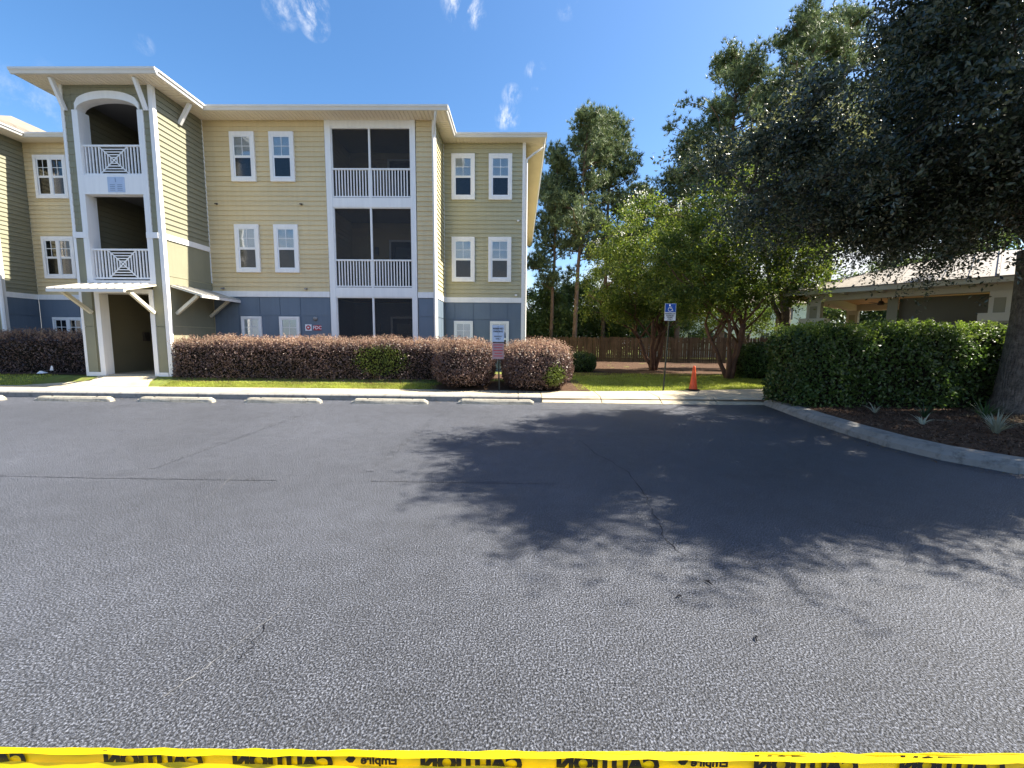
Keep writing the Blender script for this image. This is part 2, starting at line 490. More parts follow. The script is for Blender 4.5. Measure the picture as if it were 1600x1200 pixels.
class MB:
    def __init__(s):
        s.v, s.f = [], []

    def add(s, vs, fs):
        b = len(s.v)
        s.v += [tuple(p) for p in vs]
        s.f += [tuple(b + i for i in f) for f in fs]
        return s

    def box(s, x0, x1, y0, y1, z0, z1):
        vs = [(x, y, z) for z in (z0, z1) for y in (y0, y1) for x in (x0, x1)]
        return s.add(vs, [(0, 2, 3, 1), (4, 5, 7, 6), (0, 1, 5, 4), (2, 6, 7, 3), (0, 4, 6, 2), (1, 3, 7, 5)])

    def quad(s, a, b, c, d):
        return s.add([a, b, c, d], [(0, 1, 2, 3)])

    def prism(s, poly, ax, t0, t1):
        """extrude polygon (2D list) along axis ax ('x','y','z')"""
        def P(p, t):
            return {'x': (t, p[0], p[1]), 'y': (p[0], t, p[1]), 'z': (p[0], p[1], t)}[ax]
        n = len(poly)
        vs = [P(p, t0) for p in poly] + [P(p, t1) for p in poly]
        fs = [tuple(range(n)), tuple(range(2 * n - 1, n - 1, -1))] + [(i, (i + 1) % n, n + (i + 1) % n, n + i) for i in range(n)]
        return s.add(vs, fs)

    def bar(s, p, q, w, h=None):
        """square bar from p to q"""
        p, q = Vector(p), Vector(q)
        h = h or w
        d = (q - p).normalized()
        a = d.cross(Vector((0, 0, 1)))
        if a.length < 1e-3:
            a = Vector((1, 0, 0))
        a.normalize()
        b = a.cross(d)
        vs = [c + a * (i * w / 2) + b * (j * h / 2) for c in (p, q) for i, j in ((-1, -1), (1, -1), (1, 1), (-1, 1))]
        return s.add(vs, [(3, 2, 1, 0), (4, 5, 6, 7), (0, 1, 5, 4), (1, 2, 6, 5), (2, 3, 7, 6), (3, 0, 4, 7)])

    def tube(s, pts, rads, n=8, jit=0.0):
        pts = [Vector(p) for p in pts]
        rings = []
        a = None
        for i, p in enumerate(pts):
            d = (pts[min(i + 1, len(pts) - 1)] - pts[max(i - 1, 0)]).normalized()
            if a is None:
                a = d.orthogonal().normalized()
            a = (a - d * a.dot(d)).normalized()
            b = d.cross(a)
            rings.append([p + (a * math.cos(t) + b * math.sin(t)) * rads[i] * (1 + jit * (rnd.random() - .5)) for t in [2 * math.pi * k / n for k in range(n)]])
        vs = [v for r in rings for v in r]
        fs = [(i * n + k, i * n + (k + 1) % n, (i + 1) * n + (k + 1) % n, (i + 1) * n + k) for i in range(len(pts) - 1) for k in range(n)]
        fs += [tuple(range(n - 1, -1, -1)), tuple((len(pts) - 1) * n + k for k in range(n))]
        return s.add(vs, fs)

    def lathe(s, prof, n=16, c=(0, 0, 0)):
        vs = [(c[0] + r * math.cos(2 * math.pi * k / n), c[1] + r * math.sin(2 * math.pi * k / n), c[2] + z) for r, z in prof for k in range(n)]
        fs = [(i * n + k, i * n + (k + 1) % n, (i + 1) * n + (k + 1) % n, (i + 1) * n + k) for i in range(len(prof) - 1) for k in range(n)]
        fs += [tuple(range(n - 1, -1, -1)), tuple((len(prof) - 1) * n + k for k in range(n))]
        return s.add(vs, fs)

    def mesh(s, name):
        me = bpy.data.meshes.new(name)
        me.from_pydata(s.v, [], s.f)
        me.update()
        return me

    def build(s, name, mat, parent=None, **k):
        return ob(name, s.mesh(name), mat, parent, **k)


WL = {}   # world location of each empty


def ob(name, me, mat=None, parent=None, loc=(0, 0, 0), rot=(0, 0, 0), scale=(1, 1, 1), local=False, kind=None, label=None, smooth=False):
    o = bpy.data.objects.new(name, me)
    COL.objects.link(o)
    if mat is not None and len(me.materials) == 0:
        me.materials.append(mat)
    if smooth:
        me.polygons.foreach_set('use_smooth', [True] * len(me.polygons))
    o.location, o.rotation_euler, o.scale = loc, rot, scale
    if parent is not None:
        o.parent = parent
        if not local and parent.name in WL:
            o.matrix_parent_inverse = Matrix.Translation(-Vector(WL[parent.name]))
    if kind:
        o['kind'] = kind
    if label:
        o['label'] = label
    return o


def thing(name, label, cat, loc=(0, 0, 0), rotz=0, group=None):
    o = bpy.data.objects.new(name, None)
    COL.objects.link(o)
    o.location = loc
    o.rotation_euler = (0, 0, rotz)
    o.empty_display_size = 0.2
    tag(o, label, cat, group)
    WL[o.name] = tuple(loc)
    return o


def tag(o, label, cat, group=None):
    o['label'], o['category'] = label, cat
    if group:
        o['group'] = group
    return o


def struct(o):
    o['kind'] = 'structure'
    return o


def dup(root, loc, rotz=0, label=None, scale=None):
    r = root.copy()
    COL.objects.link(r)
    r.location = loc
    r.rotation_euler = (0, 0, rotz)
    if scale:
        r.scale = scale
    if label:
        r['label'] = label
    for ch in list(root.children):
        c = ch.copy()
        COL.objects.link(c)
        c.parent = r
        for g in list(ch.children):
            d = g.copy()
            COL.objects.link(d)
            d.parent = c
    return r


def text_mesh(txt, size, bold=0.0, mirror=False, extrude=0.0005, squeeze=1.0):
    cu = bpy.data.curves.new('lettering', 'FONT')
    cu.body = txt
    cu.size = size
    cu.offset = bold
    cu.extrude = extrude
    cu.align_x = 'CENTER'
    cu.align_y = 'CENTER'
    cu.resolution_u = 3
    o = bpy.data.objects.new('lettering', cu)
    COL.objects.link(o)
    dg = bpy.context.evaluated_depsgraph_get()
    me = bpy.data.meshes.new_from_object(o.evaluated_get(dg))
    bpy.data.objects.remove(o)
    bpy.data.curves.remove(cu)
    for v in me.vertices:
        v.co.x *= (-1 if mirror else 1) * squeeze
    me.name = 'lettering'
    return me


FACE_CAM = (math.pi / 2, 0, 0)   # text upright, facing -Y


def fast_mesh(name, co, faces):
    """co (n,3), faces (m,k) numpy"""
    me = bpy.data.meshes.new(name)
    n, k = faces.shape
    me.vertices.add(len(co))
    me.vertices.foreach_set('co', np.ascontiguousarray(co, dtype=np.float32).ravel())
    me.loops.add(n * k)
    me.loops.foreach_set('vertex_index', np.ascontiguousarray(faces, dtype=np.int32).ravel())
    me.polygons.add(n)
    me.polygons.foreach_set('loop_start', np.arange(0, n * k, k, dtype=np.int32))
    try:
        me.polygons.foreach_set('loop_total', np.full(n, k, dtype=np.int32))
    except Exception:
        pass
    me.update(calc_edges=True)
    return me


def unit(v):
    return v / np.maximum(np.linalg.norm(v, axis=-1, keepdims=True), 1e-9)


def leaves(name, pts, size, normal=None, nrand=0.9, aspect=0.5, droop=0.15, srand=0.35):
    """one folded diamond leaf (4 points, 2 triangles) at every point"""
    n = len(pts)
    nr = rng.normal(size=(n, 3)) * nrand
    if normal is not None:
        nr = nr + normal
    nr = unit(nr)
    t = rng.normal(size=(n, 3))
    t[:, 2] -= droop
    t = unit(t - nr * np.sum(t * nr, 1, keepdims=True))
    b = np.cross(nr, t)
    s = size * (1 + srand * rng.uniform(-1, 1, size=(n, 1)))
    a0 = pts - t * s * 0.5
    a1 = pts + t * s * 0.5
    l = pts + b * s * aspect * 0.5 - nr * s * 0.08
    r = pts - b * s * aspect * 0.5 - nr * s * 0.08
    co = np.stack([a0, l, a1, r], 1).reshape(-1, 3)
    idx = np.arange(n)[:, None] * 4
    faces = np.concatenate([idx + np.array([0, 1, 2]), idx + np.array([0, 2, 3])], 0)
    return fast_mesh(name, co, faces)


def blades(name, base, length, width, lean, up0=1.0):
    """thin triangular blades"""
    n = len(base)
    a = rng.uniform(0, 2 * np.pi, n)
    d = np.stack([np.cos(a), np.sin(a), np.zeros(n)], 1)
    ln = length * rng.uniform(0.5, 1.2, (n, 1))
    tip = base + d * ln * lean * rng.uniform(0.2, 1, (n, 1)) + np.array([0, 0, 1.0]) * ln * up0
    side = np.stack([-np.sin(a), np.cos(a), np.zeros(n)], 1) * width / 2
    co = np.stack([base - side, base + side, tip], 1).reshape(-1, 3)
    return fast_mesh(name, co, np.arange(n * 3).reshape(n, 3))


def smooth01(a, b, x):
    t = np.clip((x - a) / (b - a), 0, 1)
    return t * t * (3 - 2 * t)


def gz(x, y):
    """height of the ground beyond the sidewalk"""
    x, y = np.asarray(x, float), np.asarray(y, float)
    left = 0.17 + 0.23 * smooth01(11.7, 12.6, y)
    right = 0.17 + 0.07 * smooth01(12, 16, y) - 0.12 * smooth01(20, 32, y)
    k = smooth01(-1.0, 2.5, x)
    return left * (1 - k) + right * k


# ================================================================== GROUND
far = MB()
far.quad((-400, -300, -0.12), (400, -300, -0.12), (400, 700, -0.12), (-400, 700, -0.12))
struct(far.build('ground', M['grass_soil']))

KR = [(6.15, 10.45), (6.0, 9.6), (5.72, 8.2), (5.56, 7.0), (5.52, 6.2), (5.62, 5.5), (5.95, 4.9), (6.7, 4.25), (8.0, 3.5), (12, 2.4), (22, 1.2), (45, 0.0)]
lot = MB()
lot.quad((-60, -60, 0), (60, -60, 0), (60, 10.46, 0), (-60, 10.46, 0))
lot = struct(lot.build('parking_lot', M['asphalt']))


def ribbon(pts, w, z):
    mb = MB()
    P = [Vector((p[0], p[1], z)) for p in pts]
    L_, R_ = [], []
    for i, p in enumerate(P):
        d = (P[min(i + 1, len(P) - 1)] - P[max(i - 1, 0)]).normalized()
        nn = Vector((-d.y, d.x, 0))
        ww = w[i] if isinstance(w, (list, tuple)) else w
        L_.append(p + nn * ww / 2)
        R_.append(p - nn * ww / 2)
    n = len(P)
    mb.add(L_ + R_, [(n + i, n + i + 1, i + 1, i) for i in range(n - 1)])
    return mb


for (x0, y0, x1, y1) in ((-1.72, 4.7, -1.66, 9.0), (-4.32, 4.7, -4.45, 8.2)):
    pts = [(x0 + (x1 - x0) * t + rnd.uniform(-.008, .008), y0 + (y1 - y0) * t) for t in [k / 10 for k in range(11)]]
    ribbon(pts, [0.11 + rnd.uniform(-.015, .015) for _ in pts], 0.004).build('painted_out_line', M['asphalt_line'], lot)
pts = [(-22 + k * 1.02, 4.36 + 0.012 * math.sin(k * 1.3) + rnd.uniform(-.01, .01)) for k in range(23)]
for k in range(0, 22, 2):
    q = pts[k:k + 3 - (k % 3 == 0)]
    ribbon(q, [0.028 * rnd.uniform(.3, 1.1) for _ in q], 0.004).build('pavement_seam', M['asphalt_line'], lot)


def crackline(pts, w, mat, sub=6, amp=0.02):
    q = []
    for (a, b) in zip(pts[:-1], pts[1:]):
        for k in range(sub):
            t = k / sub
            q.append((a[0] + (b[0] - a[0]) * t + rnd.uniform(-amp, amp), a[1] + (b[1] - a[1]) * t + rnd.uniform(-amp, amp)))
    q.append(pts[-1])
    ribbon(q, [w * rnd.uniform(0.25, 1.3) for _ in q], 0.005).build('crack', mat, lot)


crackline([(1.28, 4.1), (1.22, 3.5), (1.16, 3.2), (1.2, 2.92), (1.21, 2.86)], 0.006, M['crack'])
crackline([(0.95, 6.4), (1.1, 5.5), (1.3, 4.9), (1.28, 4.1)], 0.005, M['crack'])
crackline([(2.9, 3.5), (3.4, 3.1), (3.9, 2.9), (4.6, 2.5)], 0.005, M['crack'])
crackline([(-1.36, 2.1), (-1.31, 1.86), (-1.33, 1.79)], 0.004, M['crack'])
crackline([(-1.30, 2.25), (-1.36, 2.05), (-1.45, 1.72), (-1.5, 1.6)], 0.005, M['crack_pale'], 8, 0.008)
crackline([(-3.2, 4.5), (-3.05, 4.1), (-3.0, 3.8)], 0.008, M['crack_pale'], 8, 0.012)
crackline([(0.2, 9.3), (1.6, 9.35), (2.8, 9.3)], 0.018, M['crack'], 9, 0.02)

# sidewalk along the lot, slab by slab
walk = MB()
walk.quad((-45, 10.5, 0.10), (7.4, 10.5, 0.10), (7.4, 11.75, 0.14), (-45, 11.75, 0.14))
walk = struct(walk.build('sidewalk', M['soil']))
g = 0.008


def wz(y):
    return 0.15 + (y - 10.46) * 0.02


def slab(poly, zoff=0.0, name='slab', mat='concrete', t=0.10):
    mb = MB()
    cx = sum(p[0] for p in poly) / len(poly)
    cy = sum(p[1] for p in poly) / len(poly)
    def sh(p, d):
        v = Vector((p[0] - cx, p[1] - cy))
        L_ = max(v.length, 1e-6)
        return (p[0] - v.x / L_ * d, p[1] - v.y / L_ * d)
    n = len(poly)
    top = [(*sh(p, 0.018), p[2] + zoff) for p in poly]
    rim = [(*sh(p, 0.006), p[2] + zoff - 0.010) for p in poly]
    bot = [(*sh(p, 0.006), p[2] + zoff - t) for p in poly]
    vs = top + rim + bot
    fs = [tuple(range(n))] + [(n + i, n + (i + 1) % n, (i + 1) % n, i) for i in range(n)] + [(2 * n + i, 2 * n + (i + 1) % n, n + (i + 1) % n, n + i) for i in range(n)]
    mb.add(vs, fs)
    return mb.build(name, M[mat], walk)


x = -36.0
while x < 0.3:
    x1 = min(x + 1.5, 0.6)
    slab([(x, 10.62, wz(10.62)), (x1, 10.62, wz(10.62)), (x1, 11.62, wz(11.62)), (x, 11.62, wz(11.62))])
    x = x1
# the ramp and the walk that bends back behind the hedge
RX_ = [0.6, 2.1, 3.6, 5.0, 6.3]
RF = [10.62, 10.62, 10.64, 10.68, 10.72]
RB = [11.62, 11.56, 11.73, 12.02, 12.32]
rb = [[(a, f0, .150), (b, f1, .150), (b, g1, .175), (a, g0, .175)] for a, b, f0, f1, g0, g1 in zip(RX_[:-1], RX_[1:], RF[:-1], RF[1:], RB[:-1], RB[1:])]
rb.append([(6.3, 10.72, .15), (8.2, 11.4, .16), (8.2, 12.7, .18), (6.3, 12.32, .18)])
LOW = [10.42, 10.36, 10.34, 10.36, 10.40]
for a, b, f0, f1, l0, l1 in zip(RX_[:-1], RX_[1:], RF[:-1], RF[1:], LOW[:-1], LOW[1:]):
    slab([(a, l0, .012), (b, l1, .012), (b, f1 - .004, .146), (a, f0 - .004, .146)], 0, 'ramp_slab', 'concrete', .06)
for p in rb:
    slab(p)
# entry walk to the breezeway
slab([(-12.6, 11.66, .172), (-10.6, 11.66, .172), (-10.9, 12.1, .29), (-12.7, 12.1, .29)])
slab([(-12.7, 12.1, .29), (-10.9, 12.1, .29), (-11.02, 12.56, .405), (-12.86, 12.56, .405)])
slab([(-14.3, 11.66, .172), (-12.6, 11.66, .172), (-12.7, 12.1, .275)])

# kerb along the sidewalk and round the planted island
kerb = struct(ob('kerb', MB().box(-45, 0.6, 10.50, 10.60, -0.1, 0.13).mesh('kerb'), M['kerb']))
x = -36.0
while x < 0.5:
    x1 = min(x + 3.0, 0.6)
    MB().prism([(10.44, -.05), (10.44, .125), (10.465, .15), (10.612, .152), (10.612, -.05)], 'x', x + .006, x1 - .006).build('kerb_segment', M['kerb'], kerb)
    x = x1


def kerbseg(p, q, w0=0.0, w1=0.34, h=0.15):
    p, q = Vector((*p, 0)), Vector((*q, 0))
    d = (q - p).normalized()
    nn = Vector((-d.y, d.x, 0))
    prof = [(w0, -.05), (w0 + .02, h * .55), (w0 + .09, h), (w1, h + .012), (w1, -.05)]
    a = p + d * 0.005
    b = q - d * 0.003
    vs = [a + nn * s + Vector((0, 0, z)) for s, z in prof] + [b + nn * s + Vector((0, 0, z)) for s, z in prof]
    n = len(prof)
    fs = [tuple(range(n)), tuple(range(2 * n - 1, n - 1, -1))] + [(i, n + i, n + (i + 1) % n, (i + 1) % n) for i in range(n)]
    return MB().add(vs, fs)


fine = []
for a, b in zip(KR[:-1], KR[1:]):
    k = 2 if (Vector(a) - Vector(b)).length > 1.2 and a[1] > 3 else 1
    for j in range(k):
        fine.append((a[0] + (b[0] - a[0]) * j / k, a[1] + (b[1] - a[1]) * j / k))
fine.append(KR[-1])
for a, b in zip(fine[:-1], fine[1:]):
    kerbseg(a, b).build('kerb_segment', M['kerb'], kerb)

# lawn sheet beyond the sidewalk
xs = np.concatenate([np.linspace(-60, -16, 12), np.linspace(-15, 16, 63), np.linspace(18, 60, 12)])
ys = np.concatenate([np.linspace(11.64, 13.6, 15), np.linspace(14, 34, 41), np.linspace(36, 120, 12)])
X, Y = np.meshgrid(xs, ys)
Yj = Y.copy()
front = np.interp(xs, [-60, 0.6, 2.1, 3.6, 5.0, 6.4, 8.2, 60], [11.64, 11.64, 11.57, 11.74, 12.02, 12.32, 12.72, 12.72])
Yj = front[None, :] + (Y - 11.64) * (120 - front[None, :]) / (120 - 11.64)
Z = gz(X, Yj) + rng.normal(size=X.shape) * 0.008
nyy, nxx = X.shape
ii = (np.arange(nyy - 1)[:, None] * nxx + np.arange(nxx - 1)[None, :]).ravel()
co = np.stack([X, Yj, Z - 0.012], -1).reshape(-1, 3)
faces = np.stack([ii, ii + 1, ii + nxx + 1, ii + nxx], 1)
lawn = struct(ob('lawn', fast_mesh('lawn', co, faces), M['grass_soil'], smooth=True))
# mulch bed of the island at right
isl = []
for a, b in zip(fine[:-1], fine[1:]):
    d = (Vector(b) - Vector(a)).normalized()
    isl.append((a[0] - d.y * .33, a[1] + d.x * .33))
isl.append((45, 0.4))
mb = MB()
top = [(p[0], p[1], 0.155) for p in isl]
mid = [(max(p[0] + 1.6, 7.4), p[1] + (0.7 if p[1] < 6 else 0), 0.22) for p in isl]
back = [(p[0] + 10, 12.6 + 0.02 * k, 0.2) for k, p in enumerate(isl)]
n = len(top)
bed = [(45, 0.4), (45, 12.68), (8.2, 12.68), (8.2, 11.62), (6.35, 10.88)]
poly = [(p[0], p[1]) for p in isl] + bed[1:]
mb.add([(p[0], p[1], 0.162) for p in poly], [tuple(range(len(poly)))])
struct(mb.build('mulch_bed', M['soil']))
# mulch under the hedges along the building
mb = MB()
px = np.linspace(-10.2, 2.0, 30)
vs = [(x_, 12.02 - 0.55 * smooth01(-3.2, -2.0, x_) + rnd.uniform(-.04, .04), float(gz(x_, 12.02)) - 0.02) for x_ in px]
vs = [(v[0], v[1], float(gz(v[0], v[1])) + 0.01) for v in vs]
vs2 = [(x_, 14.4, float(gz(x_, 14.4)) + 0.012) for x_ in px]
vm = [(x_, 12.75, float(gz(x_, 12.75)) + 0.014) for x_ in px]
n = len(px)
mb.add(vs + vm + vs2, [(i, i + 1, n + i + 1, n + i) for i in range(n - 1)] + [(n + i, n + i + 1, 2 * n + i + 1, 2 * n + i) for i in range(n - 1)])
px = np.linspace(-30, -13.3, 20)
b0 = len(mb.v)
vs = [(x_, 12.6 + rnd.uniform(-.05, .05), 0.412) for x_ in px] + [(x_, 16.0, 0.415) for x_ in px]
n = len(px)
mb.add(vs, [(i, i + 1, n + i + 1, n + i) for i in range(n - 1)])
struct(mb.build('mulch_strip', M['soil']))

xs2, ys2 = np.linspace(1.2, 24, 40), np.linspace(16.6, 33, 30)
X2, Y2 = np.meshgrid(xs2, ys2)
Y2 = Y2 + np.sin(X2 * 1.7) * .35 * (Y2 < 17)
co2 = np.stack([X2, Y2, gz(X2, Y2) + .006 + rng.normal(size=X2.shape) * .008], -1).reshape(-1, 3)
i2 = (np.arange(29)[:, None] * 40 + np.arange(39)[None, :]).ravel()
struct(ob('bare_ground', fast_mesh('bare_ground', co2, np.stack([i2, i2 + 1, i2 + 41, i2 + 40], 1)), M['soil'], smooth=True))

# ================================================================== APARTMENT BUILDING
YF, YR, YT = 14.5, 16.07, 12.58
YL = 14.95
XT0, XT1 = -13.24, -10.62
XB, XE = -2.85, 0.16
XL = -18.6
ZS = 8.78
bld = thing('apartment_building', 'three storey apartment building with yellow and olive siding over a slate blue base', 'building', (-6.5, 14.5, 0.3))


def wallpart(mb, mat, name='wall'):
    return mb.build(name, mat, bld)


PITCHB = 0.158


def board_mesh_x(x0, x1, y, out=-1):
    """lap siding board running along X on a wall facing -Y"""
    mb = MB()
    a, b = (y - 0.004, y - 0.032)
    prof = [(y, 0), (b, 0), (a, PITCHB + .012), (y, PITCHB + .012)]
    return mb.prism(prof, 'x', x0, x1).mesh('siding_board')


def board_mesh_y(y0, y1, x, sgn=1):
    """lap siding board running along Y on a wall facing sgn*X"""
    prof = [(x, 0), (x + sgn * .034, 0), (x + sgn * .004, PITCHB + .012), (x, PITCHB + .012)]
    return MB().prism(prof, 'y', y0, y1).mesh('siding_board')


def siding(me, mat, z0, z1, parent):
    z = z0
    while z < z1 - 0.02:
        if z + PITCHB + .012 > z1:
            o = ob('siding_board', me, mat, parent, loc=(0, 0, z), scale=(1, 1, (z1 - z) / (PITCHB + .012)))
        else:
            o = ob('siding_board', me, mat, parent, loc=(0, rnd.uniform(-.0012, .0012) if True else 0, z))
        z += PITCHB


def siding_joined(specs, mat, parent, name='siding'):
    """far or dim walls: same boards as one mesh"""
    mb = MB()
    for (fn, args, z0, z1) in specs:
        z = z0
        while z < z1 - .02:
            h = min(PITCHB + .012, z1 - z)
            if fn == 'x':
                x0, x1, y, s = args
                mb.prism([(y, z), (y + s * .03, z), (y + s * .006, z + h), (y, z + h)], 'x', x0, x1)
            else:
                y0, y1, x_, s = args
                mb.prism([(x_, z), (x_ + s * .03, z), (x_ + s * .006, z + h), (x_, z + h)], 'y', y0, y1)
            z += PITCHB
    return mb.build(name, mat, parent, kind='stuff')


Z_BELT0, Z_BELT1 = 3.0, 3.19
# --- main yellow wall (left of balconies)
w_main = wallpart(MB().box(XT1 + .004, -6.52, YF, YF + .2, 0.1, 8.8), M['yellow'])
siding(board_mesh_x(XT1 + .03, -6.52, YF), M['yellow'], Z_BELT1, 8.78, w_main)
w_strip = wallpart(MB().box(-3.47, XB - .01, YF, YF + .2, 0.1, 8.8), M['yellow'])
siding(board_mesh_x(-3.47, XB - .08, YF), M['yellow'], Z_BELT1, 8.78, w_strip)
w_right = wallpart(MB().box(XB + .004, XE - .01, YR, YR + .2, 0.1, 8.8), M['olive'])
siding(board_mesh_x(XB + .03, XE - .08, YR), M['olive'], Z_BELT1, 8.78, w_right)
w_bump = wallpart(MB().box(XB - .2, XB, YF + .2, YR - .002, 0.1, 8.8).box(XB - .2, XB - .011, YF + .002, YF + .2, 0.1, 8.8), M['olive'])
siding(board_mesh_y(YF + .06, YR - .01, XB), M['olive'], Z_BELT1, 8.78, w_bump)
w_end = wallpart(MB().box(XE - .2, XE, YR + .06, 32, 0.1, 8.8), M['olive'])
siding_joined([('y', (YR + .08, 32, XE, 1), Z_BELT1, 8.78)], M['olive'], w_end)
w_left = wallpart(MB().box(XL + .004, XT0 + .1, YR, YR + .2, 0.1, 8.8), M['yellow'])
siding(board_mesh_x(XL + .03, XT0 - .004, YR), M['yellow'], Z_BELT1, 8.78, w_left)
w_green = wallpart(MB().box(XL - .2, XL, YL + .002, YR - .002, 0.1, 8.8), M['olive'])
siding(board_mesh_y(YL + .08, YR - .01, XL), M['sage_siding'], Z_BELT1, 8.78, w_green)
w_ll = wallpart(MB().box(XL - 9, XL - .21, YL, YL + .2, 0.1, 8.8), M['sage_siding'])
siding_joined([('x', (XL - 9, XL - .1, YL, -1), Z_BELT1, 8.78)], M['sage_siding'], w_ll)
# tower side wall (right) and left side wall
w_tow = wallpart(MB().box(XT1 - .15, XT1, YT + .22, YF + .2, 0.1, 8.8), M['olive'])
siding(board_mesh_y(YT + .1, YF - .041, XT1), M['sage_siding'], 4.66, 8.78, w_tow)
MB().box(XT1, XT1 + .012, YT + .1, YF - .002, 3.42, 4.49).build('stucco_panel', M['sage'], w_tow)
MB().box(XT1, XT1 + .012, YT + .1, YF - .002, 1.93, 3.40).build('stucco_panel', M['sage'], w_tow)
MB().box(XT1, XT1 + .012, YT + .1, YF - .002, 0.3, 1.91).build('stucco_panel', M['sage'], w_tow)
MB().box(XT1, XT1 + .045, YT + .1, YF - .041, 4.49, 4.655).build('belt_board', M['trim'], bld)
w_tl = wallpart(MB().box(XT0, XT0 + .12, YT + .22, YR + 6, 0.1, 8.8), M['olive'])
siding_joined([('y', (YT + .1, YR - .03, XT0, -1), 0.3, 8.78)], M['olive'], w_tl)
# blue base panels
panel_specs = []


def base_panels(xs_, y, zlist, parent, axis='x', side=1):
    gp = 0.012
    bk = MB()
    if axis == 'x':
        bk.box(xs_[0], xs_[-1], y - .005, y - .001, zlist[0], zlist[-1])
    else:
        bk.box(y + side * .001, y + side * .005, xs_[0], xs_[-1], zlist[0], zlist[-1])
    bk.build('backing', M['blue'], parent)
    for a, b in zip(xs_[:-1], xs_[1:]):
        for z0, z1 in zip(zlist[:-1], zlist[1:]):
            mb = MB()
            if axis == 'x':
                mb.box(a + gp, b - gp, y - .02, y, z0 + gp, z1 - gp)
            else:
                mb.box(y, y + side * .02, a + gp, b - gp, z0 + gp, z1 - gp)
            mb.build('base_panel', M['blue'], parent)


base_panels([XT1 + .03, -9.72, -8.98, -8.27, -7.56, -6.52], YF, [0.15, 1.1, 2.36, 3.0], w_main)
base_panels([-3.47, XB - .08], YF, [0.15, 1.1, 2.36, 3.0], w_strip)
base_panels([XB + .03, -2.44, -1.73, -1.1, -0.43, XE - .08], YR, [0.15, 1.1, 2.36, 3.0], w_right)
base_panels([YF + .08, 15.3, YR - .01], XB, [0.15, 1.1, 2.36, 3.0], w_bump, 'y', 1)
base_panels([XL + .03, -17.0, -15.2, XT0 - .03], YR, [0.15, 1.1, 2.36, 3.0], w_left)
base_panels([YL + .08, YR - .01], XL, [0.15, 1.1, 2.36, 3.0], w_green, 'y', 1)
# belt boards
for mb in (MB().box(XT1 + .03, -6.52, YF - .05, YF, Z_BELT0, Z_BELT1), MB().box(-3.47, XB - .08, YF - .05, YF, Z_BELT0, Z_BELT1),
           MB().box(XB + .042, XE - .08, YR - .05, YR, Z_BELT0, Z_BELT1), MB().box(XB, XB + .04, YF + .065, YR - .002, Z_BELT0, Z_BELT1),
           MB().box(XL + .042, XT0 - .03, YR - .05, YR, Z_BELT0, Z_BELT1), MB().box(XL, XL + .04, YL + .08, YR - .002, Z_BELT0, Z_BELT1)):
    mb.build('belt_board', M['trim'], bld)
# corner boards
for mb in (MB().box(XB - .08, XB + .04, YF - .045, YF + .06, 0.25, 8.78), MB().box(XE - .08, XE + .04, YR - .045, YR + .06, 0.25, 8.78),
           MB().box(XL - .1, XL + .04, YL - .045, YL + .08, 0.25, 8.78), MB().box(XT1 + .004, XT1 + .036, YF - .04, YF - .001, 3.45, 8.78),
           MB().box(XB + .004, XB + .036, YR - .04, YR - .001, 3.19, 8.78)):
    mb.build('corner_board', M['trim'], bld)

# --- windows


def frame_mesh(w, h, t, tt, d0, d1):
    """rectangular frame centred at origin, facing -Y"""
    mb = MB()
    mb.box(-w / 2, w / 2, d0, d1, h / 2 - tt, h / 2)
    mb.box(-w / 2, w / 2, d0, d1, -h / 2, -h / 2 + tt)
    mb.box(-w / 2, -w / 2 + t, d0 + .001, d1, -h / 2 + tt, h / 2 - tt)
    mb.box(w / 2 - t, w / 2, d0 + .001, d1, -h / 2 + tt, h / 2 - tt)
    return mb


WM = {}


